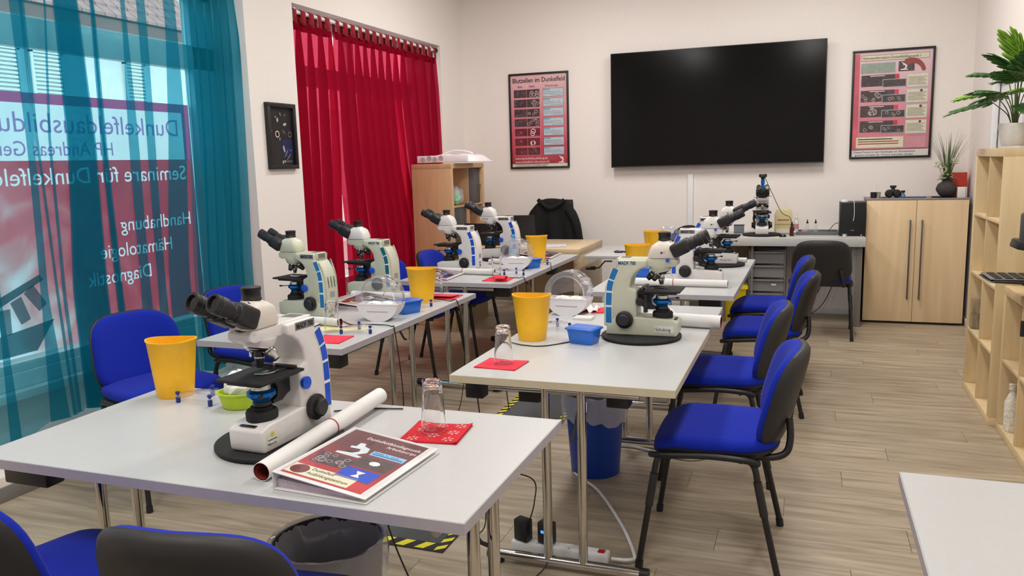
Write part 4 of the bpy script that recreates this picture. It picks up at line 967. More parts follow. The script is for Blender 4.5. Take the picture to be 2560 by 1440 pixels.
# front microscope: faces the viewer's end of the nearest table
z0 = .72
disc('black round turntable under the nearest microscope', -1.365, 1.80, .175)
m1 = make_scope(WHITEP, CREAMP, STRB, True, 'MADF 700', badge=True, objs='silver'); m1.location = (-1.365, 1.815, z0+.016); m1.rotation_euler = (0, 0, -PI/2-.05)
m1['label'] = 'nearest microscope, white with blue side stripe, on the front table'
m6 = make_scope(BEIGEP, CREAMP, STRT, False, 'MADF 700', 'Schulung'); disc('black round turntable under the microscope marked Schulung', -.655, 3.36, .17)
m6.location = (-.645, 3.37, z0+.016); m6.rotation_euler = (0, 0, 0); m6['label'] = 'beige microscope marked Schulung on the beige-edged table'
m2 = make_scope(BEIGEP, BEIGEP, STRT, True, 'MADF 700', vents=True); m2.location = (-2.44, 3.53, z0); m2.rotation_euler = (0, 0, PI-.12); m2['label'] = 'pale greenish microscope with rear vents on left row, before the white pillar'
m3 = make_scope(BEIGEP, WHITEP, STRG, False, 'MADF 700'); m3.location = (-2.44, 4.21, z0); m3.rotation_euler = (0, 0, PI-.08); m3['label'] = 'beige microscope with white head before the red curtain'
m4 = make_scope(WHITEP, WHITEP, STRB, True, 'MADF 700'); m4.location = (-2.32, 5.22, z0); m4.rotation_euler = (0, 0, PI-.06); m4['label'] = 'white microscope with blue stripe near the water bottle, nearer of the far left pair'
m5 = copy_tree(m4); m5.location = (-2.27, 5.90, z0+.016); m5.rotation_euler = (0, 0, PI); m5['label'] = 'white microscope on a turntable, farthest in the left row'
text('Schulung', .017, INK, m5, (.13, .0382, .304), (PI/2, 0, PI), sx=.85)
disc('black round turntable under the farthest left microscope', -2.26, 5.90, .15)
m7 = make_scope(WHITEP, WHITEP, STRB, True, 'MADF 750', None); m7.location = (-.625, 5.02, z0); m7.rotation_euler = (0, 0, 0); m7['label'] = 'white microscope plated MADF 750 at front of far right table'
m8 = copy_tree(m7); m8.location = (-.60, 5.80, z0+.016); m8.rotation_euler = (0, 0, 0); m8['label'] = 'white microscope on turntable at rear of far right table, half hidden'
text('Mikroskop 700 25', .013, INK, m8, (.035, -.0572, .024), sx=.8); disc('black round turntable under the rear right microscope', -.56, 5.80, .16)
# camera microscope on the back desk, facing the room
disc('black round turntable under the camera microscope on back desk', -.385, 7.56, .165, z=.768)
m9 = make_scope(WHITEP, BEIGEP, STRB, False, 'MADF 700'); m9.location = (-.385, 7.60, .784); m9.rotation_euler = (0, 0, -PI/2+.06); m9['label'] = 'microscope with blue camera tube on top, on the back desk'
for c_ in list(m9.children):
    if c_.name.startswith(('photo_port', 'head')) and not c_.name.startswith('head_lock'):
        if c_.name.startswith('head'): c_.data.materials[0] = BLACK
        else: bpy.data.objects.remove(c_)
ct_ = MB().lathe([(.020, .40), (.020, .425), (.015, .427), (.015, .445), (.017, .447), (.017, .478), (.012, .480), (.012, .50)], 24, (.087, 0, 0)).build('camera_tube', RINGB, m9)
MB().lathe([(.0165, .484), (.0165, .498)], 24, (.087, 0, 0)).build('adapter_ring', BLACK, m9)
MB().lathe([(.020, .498), (.034, .506), (.034, .524), (.030, .53), (0, .53)], 24, (.087, 0, 0)).build('camera', BLACK, m9)
for s in (-1, 1): MB().rod((.08, .04*s, .335 if s > 0 else .325), (.08, .075*s, .335 if s > 0 else .325), .0022, 6).build('slider_knob', BLACK, m9)
tag(MB().tube(bezier([(-.37, 7.52, 1.30), (-.30, 7.56, 1.14), (-.22, 7.62, .97), (-.155, 7.64, .93), (-.135, 7.60, .885), (-.14, 7.58, .80), (-.12, 7.65, .772), (0, 7.85, .772)], 8), .0028, 6).build('camera_cable', BLACK), 'thin black cable looping down from the microscope camera', 'cable')

# ================================================================== THINGS ON THE TABLES
def make_cup():
    # yellow waste cup: round foot opening into a lens-shaped mouth
    n = 48; lv = [(0, 0), (.02, .0)] ; vs = []; fs = []
    def ring(k, r, z):
        out = []
        for i in range(n):
            a = 2*PI*i/n; c_, s_ = math.cos(a), math.sin(a)
            rr = r*(1+k*(.16*abs(c_)**3-.13*abs(s_)**2)); out.append((rr*c_, rr*s_, z+k*.006*abs(c_)**3*(z > .1)))
        return out
    rs = [ring(0, .004, .0), ring(0, .058, 0), ring(0, .060, .003), ring(.45, .064, .07), ring(1, .0715, .185), ring(1, .074, .187), ring(1, .074, .192), ring(1, .0705, .192), ring(.45, .062, .07), ring(0, .057, .005), ring(0, .004, .004)]
    m_ = len(rs); vs = sum(rs, [])
    for a in range(m_-1):
        for i in range(n): fs.append((a*n+i, a*n+(i+1) % n, (a+1)*n+(i+1) % n, (a+1)*n+i))
    fs += [tuple(range(n))[::-1], tuple(range((m_-1)*n, m_*n))]
    return tag(MB().add(vs, fs).build('waste_cup', YEL, None, ang=50), '', 'cup')
cup = make_cup(); GC = 'yellow waste cups on the tables'
for lb, x, y, rz in (('yellow waste cup on nearest table beside turquoise curtain', -2.015, 2.11, .30), ('yellow waste cup on left row by the folded red napkin', -1.995, 3.97, .2),
                     ('yellow waste cup on far left table beside the binder and blue box', -1.95, 5.86, .4), ('yellow waste cup on the beige-edged table beside the clear-domed box', -1.10, 3.22, .1),
                     ('upper yellow waste cup, on the crank desk', -1.13, 6.32, .0), ('lower yellow waste cup on far right table, seen through the beige microscope', -1.06, 5.30, .2)):
    place(cup, lb, (x, y, z0), rz)
def tumbler(inv, facets):
    n = 10 if facets else 40; n = 40
    def pr(i, r, z):
        f = 1.0
        if facets: f = 1-.045*(.5+.5*math.cos(10*2*PI*i/n))*(1 if (z < .09) == (not inv) or not inv else 1)*(1 if z > .045 else .0)
        return r*f
    H_ = .145; prof = [(0, 0), (.026, 0), (.0275, .003), (.037, H_), (.0350, H_), (.0255, .016), (.02, .012), (0, .011)]
    if inv: prof = [(r, H_-z) for r, z in prof]
    vs = []; fs = []
    prof = [(max(r, .0006), z) for r, z in prof]
    extra = []
    for k, (r, z) in enumerate(prof):
        if k == 3 or k == 5:
            r0, z_0 = prof[k-1]
            for q in range(1, 6): extra.append((r0+(r-r0)*q/6, z_0+(z-z_0)*q/6))
        extra.append((r, z))
    for r, z in extra:
        for i in range(n): a = 2*PI*i/n; rr = pr(i, r, z) if facets else r; vs.append((rr*math.cos(a), rr*math.sin(a), z))
    m_ = len(extra)
    for a in range(m_-1):
        for i in range(n): fs.append((a*n+i, a*n+(i+1) % n, (a+1)*n+(i+1) % n, (a+1)*n+i))
    fs += [tuple(range(n))[::-1], tuple(range((m_-1)*n, m_*n))]
    return MB().add(vs, fs).build('tumbler', GLASS, None, ang=60)
gz = z0+.0045
g_ = tag(tumbler(True, True), 'ribbed tumbler upside down on the snowflake napkin', 'glass'); g_.location = (-.985, 1.995, gz+.003)
gA = tag(tumbler(True, False), 'plain tumbler upside down on red napkin at corner of the beige-edged table', 'glass'); gA.location = (-1.065, 2.775, gz)
for lb, x, y, zz in (('plain tumbler upside down on left row behind the paper roll', -2.06, 3.16, z0+.0005), ('upturned tumbler on folded red napkin at far end of left middle table', -2.01, 4.19, gz),
                 ('upturned tumbler behind clear-domed box on the beige-edged table', -1.075, 4.02, gz)):
    c_ = gA.copy(); C.objects.link(c_); c_.location = (x, y, zz); c_['label'] = lb
gB = tag(tumbler(False, False), 'upright tumbler on curled red napkin on far left table', 'glass'); gB.location = (-1.925, 4.93, gz)
GB = gB
# napkins
def napkin(label, x, y, w_, d_, rz, m, fold=False, lift=.0):
    t = thing('napkin', label, 'napkin', (x, y, z0), rz)
    for k in range(3):
        MB().grid(lambda u, v: (-w_/2+w_*u+.001*k, -d_/2+d_*v, .0008+.0013*k+.0012*math.sin(u*5+k)*(abs(2*v-1)**3)*(k == 2)+lift*max(0, abs(2*u-1)-.8)*(k == 2)), 12, 12).build('paper_layer', m, t, solid=.0009)
    return t
np1 = napkin('dark red napkin with white snowflakes under the ribbed tumbler', -.972, 1.985, .165, .165, .12, REDD, lift=.02)
mbs = MB()
def flake(cx_, cy_, r, rot):
    for k in range(6):
        a = rot+k*PI/3; ux, uy = math.cos(a), math.sin(a); px, py = -uy, ux; zt = .0052
        def q(p0, p1, w_):
            d = (p1[0]-p0[0], p1[1]-p0[1]); l = math.hypot(*d); nx_, ny_ = -d[1]/l*w_, d[0]/l*w_
            mbs.add([(p0[0]+nx_, p0[1]+ny_, zt), (p0[0]-nx_, p0[1]-ny_, zt), (p1[0]-nx_, p1[1]-ny_, zt), (p1[0]+nx_, p1[1]+ny_, zt)], [(0, 1, 2, 3)])
        q((cx_+ux*r*.25, cy_+uy*r*.25), (cx_+ux*r, cy_+uy*r), .0007)
        for f in (.5, .75):
            b = (cx_+ux*r*f, cy_+uy*r*f)
            for s in (-1, 1): q(b, (b[0]+(ux+px*s)*r*.2, b[1]+(uy+py*s)*r*.2), .0006)
for cx_, cy_ in ((0, -.03), (-.05, -.06), (.05, .0), (-.045, .015), (.0, .055), (.05, -.055), (.055, .058), (-.06, .065)): flake(cx_, cy_, .017, cx_*30)
rnd = random.Random(4)
for _ in range(46):
    a, b = rnd.uniform(-.077, .077), rnd.uniform(-.077, .077); mbs.add([(a-.0012, b, .0051), (a, b-.0012, .0051), (a+.0012, b, .0051), (a, b+.0012, .0051)], [(0, 1, 2, 3)])
mbs.build('snowflake_print', mat('napkin_white_print', (244, 214, 214), .8), np1, smooth=False)['kind'] = 'stuff'
napkin('plain red napkin at the near corner of left middle table', -1.968, 3.005, .145, .155, .10, REDN)
napkin('plain red napkin under upturned glass on the beige-edged table', -1.072, 2.768, .165, .145, -.05, REDN)
n3 = napkin('folded red napkin at the far end of left middle table', -1.95, 4.155, .17, .16, .05, REDN); MB().grid(lambda u, v: (-.08+.155*u, -.07+.13*v, .007+.010*(1-v)), 8, 6).build('folded_flap', REDN, n3, solid=.001)
n4 = napkin('red napkin curled at one edge on far left table', -1.89, 4.87, .17, .17, .05, REDN); MB().grid(lambda u, v: (-.0+.08*u, -.06+.032*math.cos(v*4.4-1.2)-.02, .021+.016*math.sin(v*4.4-1.2)), 6, 16).build('curled_edge', REDN, n4, solid=.001)
napkin('red napkin behind clear-domed box on the beige-edged table', -1.03, 3.93, .17, .15, .0, REDN)
t = thing('tissue', 'crumpled white tissue beside upturned glass behind the clear-domed box', 'tissue', (-1.06, 3.90, z0+.006))
MB().grid(lambda u, v: (-.08+.16*u, -.05+.10*v, .008+.010*math.sin(u*13+v*3)*math.cos(v*9)+.006*math.sin(u*29)), 24, 16).build('tissue_sheet', TISSUE, t, solid=.001)

# poster rolls
def roll(label, a, b, r=.023, band=True, z=None, gr=None, band_at=.55):
    A = Vector((a[0], a[1], z0+r+(a[2] if len(a) > 2 else .0008))); B = Vector((b[0], b[1], z0+r+(b[2] if len(b) > 2 else .0008))); d = B-A; L_ = d.length
    t = bpy.data.objects.new('poster_roll', None); C.objects.link(t); tag(t, label, 'poster roll', gr); t.location = A
    t.rotation_euler = d.to_track_quat('X', 'Z').to_euler()
    MB().lathe([(r-.0015, 0), (r, 0), (r, L_), (r-.0015, L_), (r-.0016, L_), (r-.0015, 0)], 36, (0, 0, 0), 'x', close=False).build('outer_sheet', PAPER, t)
    MB().lathe([(r-.0018, .001), (r-.0018, L_-.001)], 36, (0, 0, 0), 'x', close=False).build('printed_inside', ROLLIN, t)
    MB().grid(lambda u, v: (.001+(L_-.002)*u, (r-.002-.0035*v)*math.cos(v*6.0+1), (r-.002-.0035*v)*math.sin(v*6+1)), 2, 30).build('inner_turn', ROLLIN, t)
    if band: MB().lathe([(r+.0009, L_*band_at), (r+.0009, L_*band_at+.004)], 36, (0, 0, 0), 'x', close=False).build('rubber_band', mat('rubber_band_red', (170, 52, 60), .6), t, solid=.001)
    return t
roll('white poster roll leaning across the nearest microscope turntable', (-1.235, 1.545, .001), (-1.255, 2.17, .014), .024, band_at=.52)
roll('white poster roll lying between vented microscope and the plain red napkin', (-2.54, 3.31), (-2.085, 3.27), .020, band_at=.42)
roll('white poster roll crossing the left table behind the clear-domed box', (-2.47, 4.02), (-1.98, 3.99), .022, band_at=.45)
roll('white poster roll with brown open end near curled red napkin', (-2.52, 5.10), (-1.99, 5.05), .021, band_at=.55)
roll('white poster roll at far end of left row beside the yellow cup', (-2.25, 5.62), (-1.90, 5.60), .019, band=False)
roll('white poster roll overhanging the edge of the beige-edged table', (-.62, 3.63), (-.345, 3.60), .030, band=False)
roll('long white poster roll in front of the MADF 750 microscope', (-1.06, 4.80), (-.425, 4.78), .022, band_at=.50)
roll('short white paper roll behind the rear right microscope', (-.52, 5.98), (-.40, 5.97), .017, band=False)

# binders
def make_binder(full=True):
    t = thing('ring_binder', '', 'binder'); w_, h_ = .262, .345
    BW = mat('binder_white_vinyl', (218, 217, 216), .35, nz=.01)
    th0, th1 = .045, .010
    ang = math.atan2(th0-th1-.003, w_)
    MB().box(0, w_, 0, h_, 0, .003).build('back_cover', BW, t, bevel=.001)
    MB().box(-.001, .002, 0, h_, 0, th0).build('spine', BW, t, bevel=.001)
    cv = MB().box(0, w_, 0, h_, -.003, 0).build('front_cover', BW, t, bevel=.001, loc=(0, 0, th0), rot=(0, ang, 0))
    MB().prism([(.004, .0035), (w_-.03, .0035), (w_-.03, .010), (.01, .024), (.004, .020)], 'y', .012, h_-.012).build('paper_block', mat('lilac_page_edges', (206, 188, 200), .7, nz=.1, scale=200), t)
    # printed sheet under the clear pocket
    def fl_(nm, x0, x1, y0, y1, m, k): return MB().box(x0, x1, y0, y1, .0002*k, .0002*k+.0003).build(nm, m, cv, smooth=False)
    fl_('cover_print', .014, w_-.022, .014, h_-.014, gradient('binder_cover_print', [(0, (104, 44, 52)), (.35, (196, 44, 48)), (.6, (150, 36, 42)), (1, (96, 48, 54))], 'y', 0, .33, .5) if 'binder_cover_print' not in MATS else MATS['binder_cover_print'], 0)
    fl_('photo_panel', .03, .13, .10, .165, DARKP, 1); fl_('photo_panel', .13, .225, .135, .195, DARKP, 1); fl_('blue_panel', .13, .225, .065, .125, STRB, 2); fl_('badge_panel', .135, .232, .208, .235, mat('sky_print', (140, 196, 226), .5), 2)
    fl_('badge_line', .14, .228, .214, .220, STRT, 3); fl_('label_panel', .016, .195, .022, .074, CREAMPR, 2)
    if full:
        pic = MB()
        for i in range(24):
            pass
        text('Dunkelfeldblutdiagnostik', .0225, INKW, cv, (.236, .289, .0006), (0, 0, 0), 'RIGHT', sx=.72); text('Arbeitsscript', .0215, INKW, cv, (.236, .266, .0006), (0, 0, 0), 'RIGHT', sx=.78)
        text('Basisdiagnostik', .0145, INKG, cv, (.236, .247, .0006), (0, 0, 0), 'RIGHT', sx=.9); text('Ready to work', .012, INKB, cv, (.14, .2235, .0009), (0, 0, 0))
        text('Dunkelfeld', .018, INK, cv, (.072, .056, .0008), (0, 0, 0), sx=.8); text('Ausbildungszentrum', .0195, INK, cv, (.072, .034, .0008), (0, 0, 0), sx=.72)
        MB().lathe([(.024, .0007), (.024, .0009)], 24, (.044, .049, 0)).build('seal_print', BURG, cv, smooth=False)
        cr = MB()
        for i in range(14):
            a = rnd.uniform(.04, .12); b = rnd.uniform(.108, .158); r = rnd.uniform(.006, .011); N_ = 10
            cr.add([v for i_ in range(N_) for v in ((a+r*math.cos(2*PI*i_/N_), b+r*math.sin(2*PI*i_/N_), .0007), (a+r*.8*math.cos(2*PI*i_/N_), b+r*.8*math.sin(2*PI*i_/N_), .0007))], [(2*i_, 2*i_+1, (2*i_+3) % 20, (2*i_+2) % 20) for i_ in range(N_)])
        cr.build('cell_print', CELL, cv, smooth=False)['kind'] = 'stuff'
        mi = MB(); mi.prism([(.055+a*.075, .175+b*.075) for a, b in ((0, 0), (.9, 0), (1, .12), (.72, .2), (.95, .5), (.85, .85), (.6, .92), (.5, 1.15), (.3, 1.12), (.32, .8), (.15, .75), (.2, .6), (.6, .66), (.66, .45), (.5, .25), (0, .14))], 'z', .0007, .0009)
        mi.build('microscope_print', mat('pale_blue_print', (206, 220, 226), .5), cv, smooth=False)
        MB().prism([(.055+a*.075, .175+b*.075) for a, b in ((.25, .3), (.55, .34), (.5, .48), (.3, .5))], 'z', .0009, .0011).box(.098, .104, .262, .285, .0007, .0010).build('dark_print', DARKP, cv, smooth=False)
        MB().lathe([(.012, .0007), (.012, .0009)], 16, (.178, .168, 0), sx=1.2).build('white_cell_print', INKW, cv, smooth=False)
        hg = MB().prism([(.165, .08), (.19, .08), (.18, .095), (.19, .112), (.165, .112), (.175, .095)], 'z', .0008, .0010).build('hourglass_print', INKW, cv, smooth=False)
    # clear pocket sheen
    fl_('clear_pocket', .008, w_-.006, .006, h_-.006, clear('clear_pocket') if 'clear_pocket' not in MATS else MATS['clear_pocket'], 6)
    return t
b1 = make_binder(True); b1.location = (-1.178, 1.512, z0+.0005); b1.rotation_euler = (0, 0, -.06); b1['label'] = 'white ring binder with red printed cover on nearest table'
MATS['clear_pocket'] = MATS['clear_pocket']
def bcopy(label, x, y, rz, s=1):
    c_ = copy_tree(b1); c_.location = (x, y, z0+.0005); c_.rotation_euler = (0, 0, rz); c_['label'] = label; return c_
bcopy('white ring binder behind the paper roll beside vented microscope', -2.42, 2.90, .10)
bcopy('white ring binder between domed box and beige microscope with white head', -2.36, 3.65, .05)
bcopy('white ring binder on far left table in front of white microscope', -2.45, 4.72, .05)
bcopy('white ring binder at far end of left row by the wooden desk', -2.12, 5.93, .05)
t = thing('booklet', 'open white booklet lying behind the Schulung microscope', 'booklet', (-.72, 3.83, z0), .3)
MB().box(-.12, .12, -.08, .08, 0, .004).build('pages', PAPER, t, bevel=.001); MB().box(-.115, .0, -.075, .075, .004, .0048).build('printed_page', mat('brown_print', (176, 150, 130), .6, nz=.3, scale=12), t)
MB().grid(lambda u, v: (.0+.13*u, -.075+.15*v, .006+.018*u), 4, 4).build('lifted_page', PAPER, t, solid=.001)
tag(MB().box(-.045, .045, -.035, .035, 0, .012).build('cardboard_box', PAPER, None, bevel=.001, loc=(-1.0, 3.70, z0)), 'small flat white carton behind the beige-edged table microscope', 'box')

# levelling stands: clear plate on three blue screw feet
def make_stand():
    t = thing('staining_stand', '', 'slide stand')
    MB().prism([(-.075, -.02), (.075, -.03), (.085, .02), (.01, .10), (-.02, .10), (-.08, .03)], 'z', .021, .025).build('clear_plate', DOME, t, bevel=.001)
    MB().box(-.05, .05, .0, .012, .025, .031).box(-.05, .05, .04, .052, .025, .031).build('slide_rail', DOME, t)
    for x, y in ((-.066, -.008), (.070, -.015), (-.005, .086)):
        f = MB().lathe([(0, 0), (.0065, 0), (.0075, .003), (.0075, .020), (.005, .021), (0, .021)], 16, (x, y, 0)).build('screw_foot', mat('foot_blue', (20, 40, 130), .35), t)
        MB().lathe([(.004, .025), (.004, .029), (.0075, .030), (.0075, .037), (.006, .038), (0, .038)], 16, (x, y, 0)).build('foot_cap', MATS['foot_blue'], f)
    return t
sd = make_stand()
for lb, x, y, rz in (('clear slide stand on blue feet beside the nearest yellow cup', -1.872, 2.045, .0), ('clear slide stand on blue feet beside domed box on left row', -1.93, 3.15, .3), ('clear slide stand on blue feet in front of yellow cup on left row', -1.925, 3.80, 1.3),
                     ('clear slide stand on blue feet near curled red napkin', -1.86, 5.09, .1), ('clear slide stand on blue feet beside blue box on far left table', -1.85, 5.60, 1.0), ('clear slide stand on blue feet before the domed box of the beige-edged table', -1.06, 3.42, .1)):
    place(sd, lb, (x, y, z0), rz)
# round dispenser boxes with clear hood
def make_dome():
    t = thing('dispenser_box', '', 'box'); R_ = .112; zc = .108; D = .05
    def arc(r, a0, a1, n): return [(r*math.cos(a0+(a1-a0)*i/n), zc+r*math.sin(a0+(a1-a0)*i/n)) for i in range(n+1)]
    DW = mat('dispenser_white_plastic', (226, 222, 226), .4, nz=.01)
    lo = arc(R_, math.radians(193), math.radians(347), 24)   # cut flat at the bottom
    lo = [(x, max(z, .0)) for x, z in lo]; 
    flat_ = [p for p in lo]
    mb = MB(); n = len(flat_)
    for yy in (-D, D): pass
    top = .083
    out = [(x, z) for x, z in flat_]
    # shell: curved bottom strip plus two end faces
    inner = [(x*.965, .004+(z)*.96+.003) for x, z in out]
    vs = []; fs = []
    for y in (-D, D): vs += [(x, y, z) for x, z in out]
    for y in (-D+.003, D-.003): vs += [(x, y, z) for x, z in inner]
    for i in range(n-1): fs += [(i, i+1, n+i+1, n+i), (2*n+i+1, 2*n+i, 3*n+i, 3*n+i+1)]
    fs += [tuple(range(n)), tuple(range(n, 2*n))[::-1], tuple(range(2*n, 3*n))[::-1], tuple(range(3*n, 4*n))]
    for i in (0, n-1): fs.append((i, n+i, 3*n+i, 2*n+i))
    body = MB().add(vs, fs).build('tray', DW, t, smooth=True, ang=30)
    MB().box(-.055, .058, -D-.0006, -D+.0005, .047, .050).build('slot', mat('slot_grey', (140, 132, 138), .6), body)
    MB().box(-R_, R_, -D-.002, -D+.002, top-.001, top+.003).build('rim', DW, body, bevel=.001)
    hood = arc(R_, math.radians(-12), math.radians(192), 40); m_ = len(hood)
    h = MB().add([(x, y, z) for y in (-D, D) for x, z in hood], [(i, i+1, m_+i+1, m_+i) for i in range(m_-1)]).build('hood', DOME, t, solid=.002)
    ir = arc(R_*.76, math.radians(-12), math.radians(192), 40)
    MB().add([(x, -D, z) for x, z in hood]+[(x, -D+.012, z) for x, z in ir], [(i, i+1, m_+i+1, m_+i) for i in range(m_-1)]).build('hood_flange', DOME, t, solid=.0018)
    MB().add([(x, D, z) for x, z in hood]+[(0, D, zc)], [(i, i+1, m_) for i in range(m_-1)]).build('hood_back', DOME, t, solid=.0015)
    crumple(-.035, .0, .05, .04, .03, .022, TISSUE, 'cotton_pad', t, 5); crumple(.04, .0, .05, .045, .03, .022, TISSUE, 'cotton_pad', t, 9)
    return t
dm = make_dome()
for lb, x, y, rz in (('clear-domed white box with cotton pads on left row beside yellow cup', -1.975, 3.47, .10), ('clear-domed white box on far left table beside the tumbler', -1.935, 5.37, .12),
                     ('clear-domed white box on the beige-edged table behind the blue box', -1.10, 3.80, -.05), ('clear-domed box on crank desk behind the upper yellow cup', -1.04, 6.46, .2)):
    place(dm, lb, (x, y, z0), rz)
# blue boxes
def make_box():
    t = thing('plastic_box', '', 'box'); n = 4
    def rr(hx, hy, z, r=.012, k=5):
        out = []
        for cx_, cy_, a0 in ((hx-r, hy-r, 0), (-hx+r, hy-r, PI/2), (-hx+r, -hy+r, PI), (hx-r, -hy+r, 1.5*PI)):
            for i in range(k): a = a0+PI/2*i/(k-1); out.append((cx_+r*math.cos(a), cy_+r*math.sin(a), z))
        return out
    L_ = [rr(.052, .035, 0), rr(.054, .037, .004), rr(.062, .045, .062), rr(.060, .043, .062), rr(.052, .035, .006)]; q = 20
    fs = [(a*q+i, a*q+(i+1) % q, (a+1)*q+(i+1) % q, (a+1)*q+i) for a in range(4) for i in range(q)]+[tuple(range(q))[::-1], tuple(range(4*q, 5*q))]
    MB().add(sum(L_, []), fs).build('tub', BLUEBOX, t)
    L_ = [rr(.067, .050, .060), rr(.068, .051, .062), rr(.068, .051, .067), rr(.062, .045, .068), rr(.060, .043, .0705), rr(.052, .036, .0705)]
    fs = [(a*q+i, a*q+(i+1) % q, (a+1)*q+(i+1) % q, (a+1)*q+i) for a in range(5) for i in range(q)]+[tuple(range(q))[::-1], tuple(range(5*q, 6*q))]
    MB().add(sum(L_, []), fs).build('lid', BLUEBOX, t)
    return t
bx = make_box()
for lb, x, y, rz in (('blue plastic box in front of the Schulung microscope', -.865, 3.20, -.25), ('blue plastic box between domed box and yellow cup on left row', -1.93, 3.67, 1.1), ('blue plastic box beside domed box on far left table', -1.86, 5.46, .9), ('blue plastic box on far right table behind the long paper roll', -1.0, 5.10, .1)):
    place(bx, lb, (x, y, z0), rz)
t = thing('plastic_tub', 'lime green tub of tissues behind the nearest microscope stage', 'tub', (-1.70, 2.05, z0), .2)
MB().lathe([(0, 0), (.040, 0), (.044, .004), (.045, .008), (.055, .05), (.059, .0505), (.059, .054), (.053, .054), (.043, .010), (0, .008)], 32, sx=1.25).build('tub_body', GREENP, t)
crumple(0, 0, .02, .05, .035, .05, TISSUE, 'tissue_filling', t, 12)
t = thing('water_bottle', 'clear water bottle with light blue cap on far left table', 'bottle', (-2.10, 5.74, z0))
MB().lathe([(0, .004), (.028, 0), (.034, .008), (.034, .06), (.031, .065), (.034, .07), (.034, .13), (.030, .155), (.014, .185), (.0125, .20)], 28, close=False).build('bottle_body', PET, t, solid=.001)
MB().lathe([(.0325, .075), (.0345, .075), (.0345, .105), (.0325, .105)], 28, close=False).build('label', mat('bottle_label', (150, 190, 210), .5), t)
MB().lathe([(.0, .215), (.015, .215), (.016, .212), (.016, .196), (.014, .195)], 20).build('cap', mat('cap_light_blue', (70, 170, 220), .4), t)
t = thing('paper_pad', 'yellowed paper sheets under the roll near plain red napkin', 'paper', (-2.05, 3.24, z0-.0001), .3)
for k in range(2): MB().box(-.12+.02*k, .10+.02*k, -.06, .07, .0002+.0003*k, .0006+.0003*k).build('sheet', PAPERY, t)
# wooden desk
t = thing('laptop', 'open black laptop with lid towards the room on the wooden desk', 'laptop', (-2.50, 6.92, .755), .08)
MB().box(-.19, .19, .0, .25, .0, .018).build('base', BLACK, t, bevel=.004); MB().box(-.19, .19, -.008, .0, .012, .255).build('lid', BLACK, t, bevel=.004, rot=(.22, 0, 0))
t = thing('laptop', 'smaller dark laptop overlapping the larger one on wooden desk', 'laptop', (-2.70, 6.62, .755), -.10)
MB().box(-.16, .16, .0, .20, .0, .016).build('base', BLACK, t, bevel=.004); MB().box(-.16, .16, -.008, .0, .012, .205).build('lid', BLACKM, t, bevel=.004, rot=(.25, 0, 0))
t = thing('paper_sheets', 'printed sheets fanned out at the front of wooden desk', 'paper', (-2.12, 6.60, .755), .1)
for k in range(4):
    s_ = MB().box(-.15, .15, -.105, .105, 0, .0006).build('sheet', mat('printed_sheet', (206, 208, 216), .6, nz=.12, scale=40), t, loc=(.05*k-.12, .006*k, .0007*k), rot=(0, 0, .12*k-.2))
t = thing('glasses', 'pair of glasses with glossy blue lenses on crank desk', 'glasses', (-1.41, 6.50, .72), .1)
LENS = mat('blue_mirror_lens', (20, 30, 255), .25, .1, coat=.4)
for s in (-1, 1):
    f = MB().lathe([(.030, 0), (.036, .004), (.034, .010), (.028, .008)], 24, (.040*s, 0, .002), sx=1.15).build('frame_rim', BLACK, t); MB().lathe([(0, .010), (.018, .0095), (.030, .006)], 24, (.040*s, 0, .002), sx=1.12, close=False).build('lens', LENS, t)
    MB().rod((.078*s, .01, .006), (.065*s, .13, .004), .003, 6).build('temple', BLACK, t)
MB().rod((-.008, 0, .010), (.008, 0, .010), .003, 6).build('bridge', BLACK, t)
# back desk things
t = thing('organiser_box', 'yellowed plastic organiser box beside the camera microscope', 'organiser', (-.205, 7.72, .768))
YO = mat('yellowed_plastic', (222, 208, 156), .4)
MB().prism([(-.075, 0), (.075, 0), (.075, .18), (.055, .225), (-.055, .225), (-.075, .18)], 'y', -.04, .05).build('box_body', YO, t, bevel=.006, seg=3)
MB().box(-.05, .05, -.042, -.039, .125, .132).build('red_line', INKR, t); text('Sterilium', .022, INKR, t, (-.03, -.0425, .136)) if False else None
MB().box(-.07, .07, -.043, -.038, .088, .092).build('groove', mat('groove_ochre', (170, 156, 110), .5), t); MB().box(-.06, .055, -.046, -.038, .012, .045).build('white_card', PAPER, t)
TR_ = mat('grey_tray', (110, 112, 112), .4)
t = thing('shallow_tray', 'long dark grey tray on back desk in front of wall', 'tray', (.06, 7.72, .768))
MB().box(-.20, .20, -.12, .12, 0, .006).box(-.20, .20, -.12, -.112, .006, .03).box(-.20, .20, .112, .12, .006, .03).box(-.20, -.192, -.112, .112, .006, .03).box(.192, .20, -.112, .112, .006, .03).build('tray_body', TR_, t, bevel=.001)
def bottle(label, x, y, z, h, r, mb_, mc, tip=True, gr=None):
    t = thing('dropper_bottle', label, 'bottle', (x, y, z), 0, gr)
    MB().lathe([(0, 0), (r, 0), (r, h*.6), (r*.45, h*.7), (r*.45, h*.72)], 20).build('bottle_body', mb_, t); MB().lathe([(r*.6, h*.72), (r*.6, h*.82), (r*.32, h*.85), (r*.22, h), (0, h)], 16).build('cap', mc, t); return t
bottle('brown dropper bottle with white label beside yellowed organiser', -.125, 7.50, .768, .125, .019, mat('amber_glass', (70, 30, 24), .2), BLACK)
bottle('tall white bottle with pink label behind brown dropper bottle', -.095, 7.72, .774, .18, .022, PAPER, TRIM)
MB().lathe([(.0225, .04), (.0225, .085)], 20, close=False).build('pink_label', PINKP, bpy.data.objects['dropper_bottle.001'])
bottle('left clear dropper bottle with black tip in grey tray', .0, 7.70, .774, .125, .016, PET, BLACK); bottle('right clear dropper bottle with black tip in grey tray', .07, 7.70, .774, .127, .016, PET, BLACK)
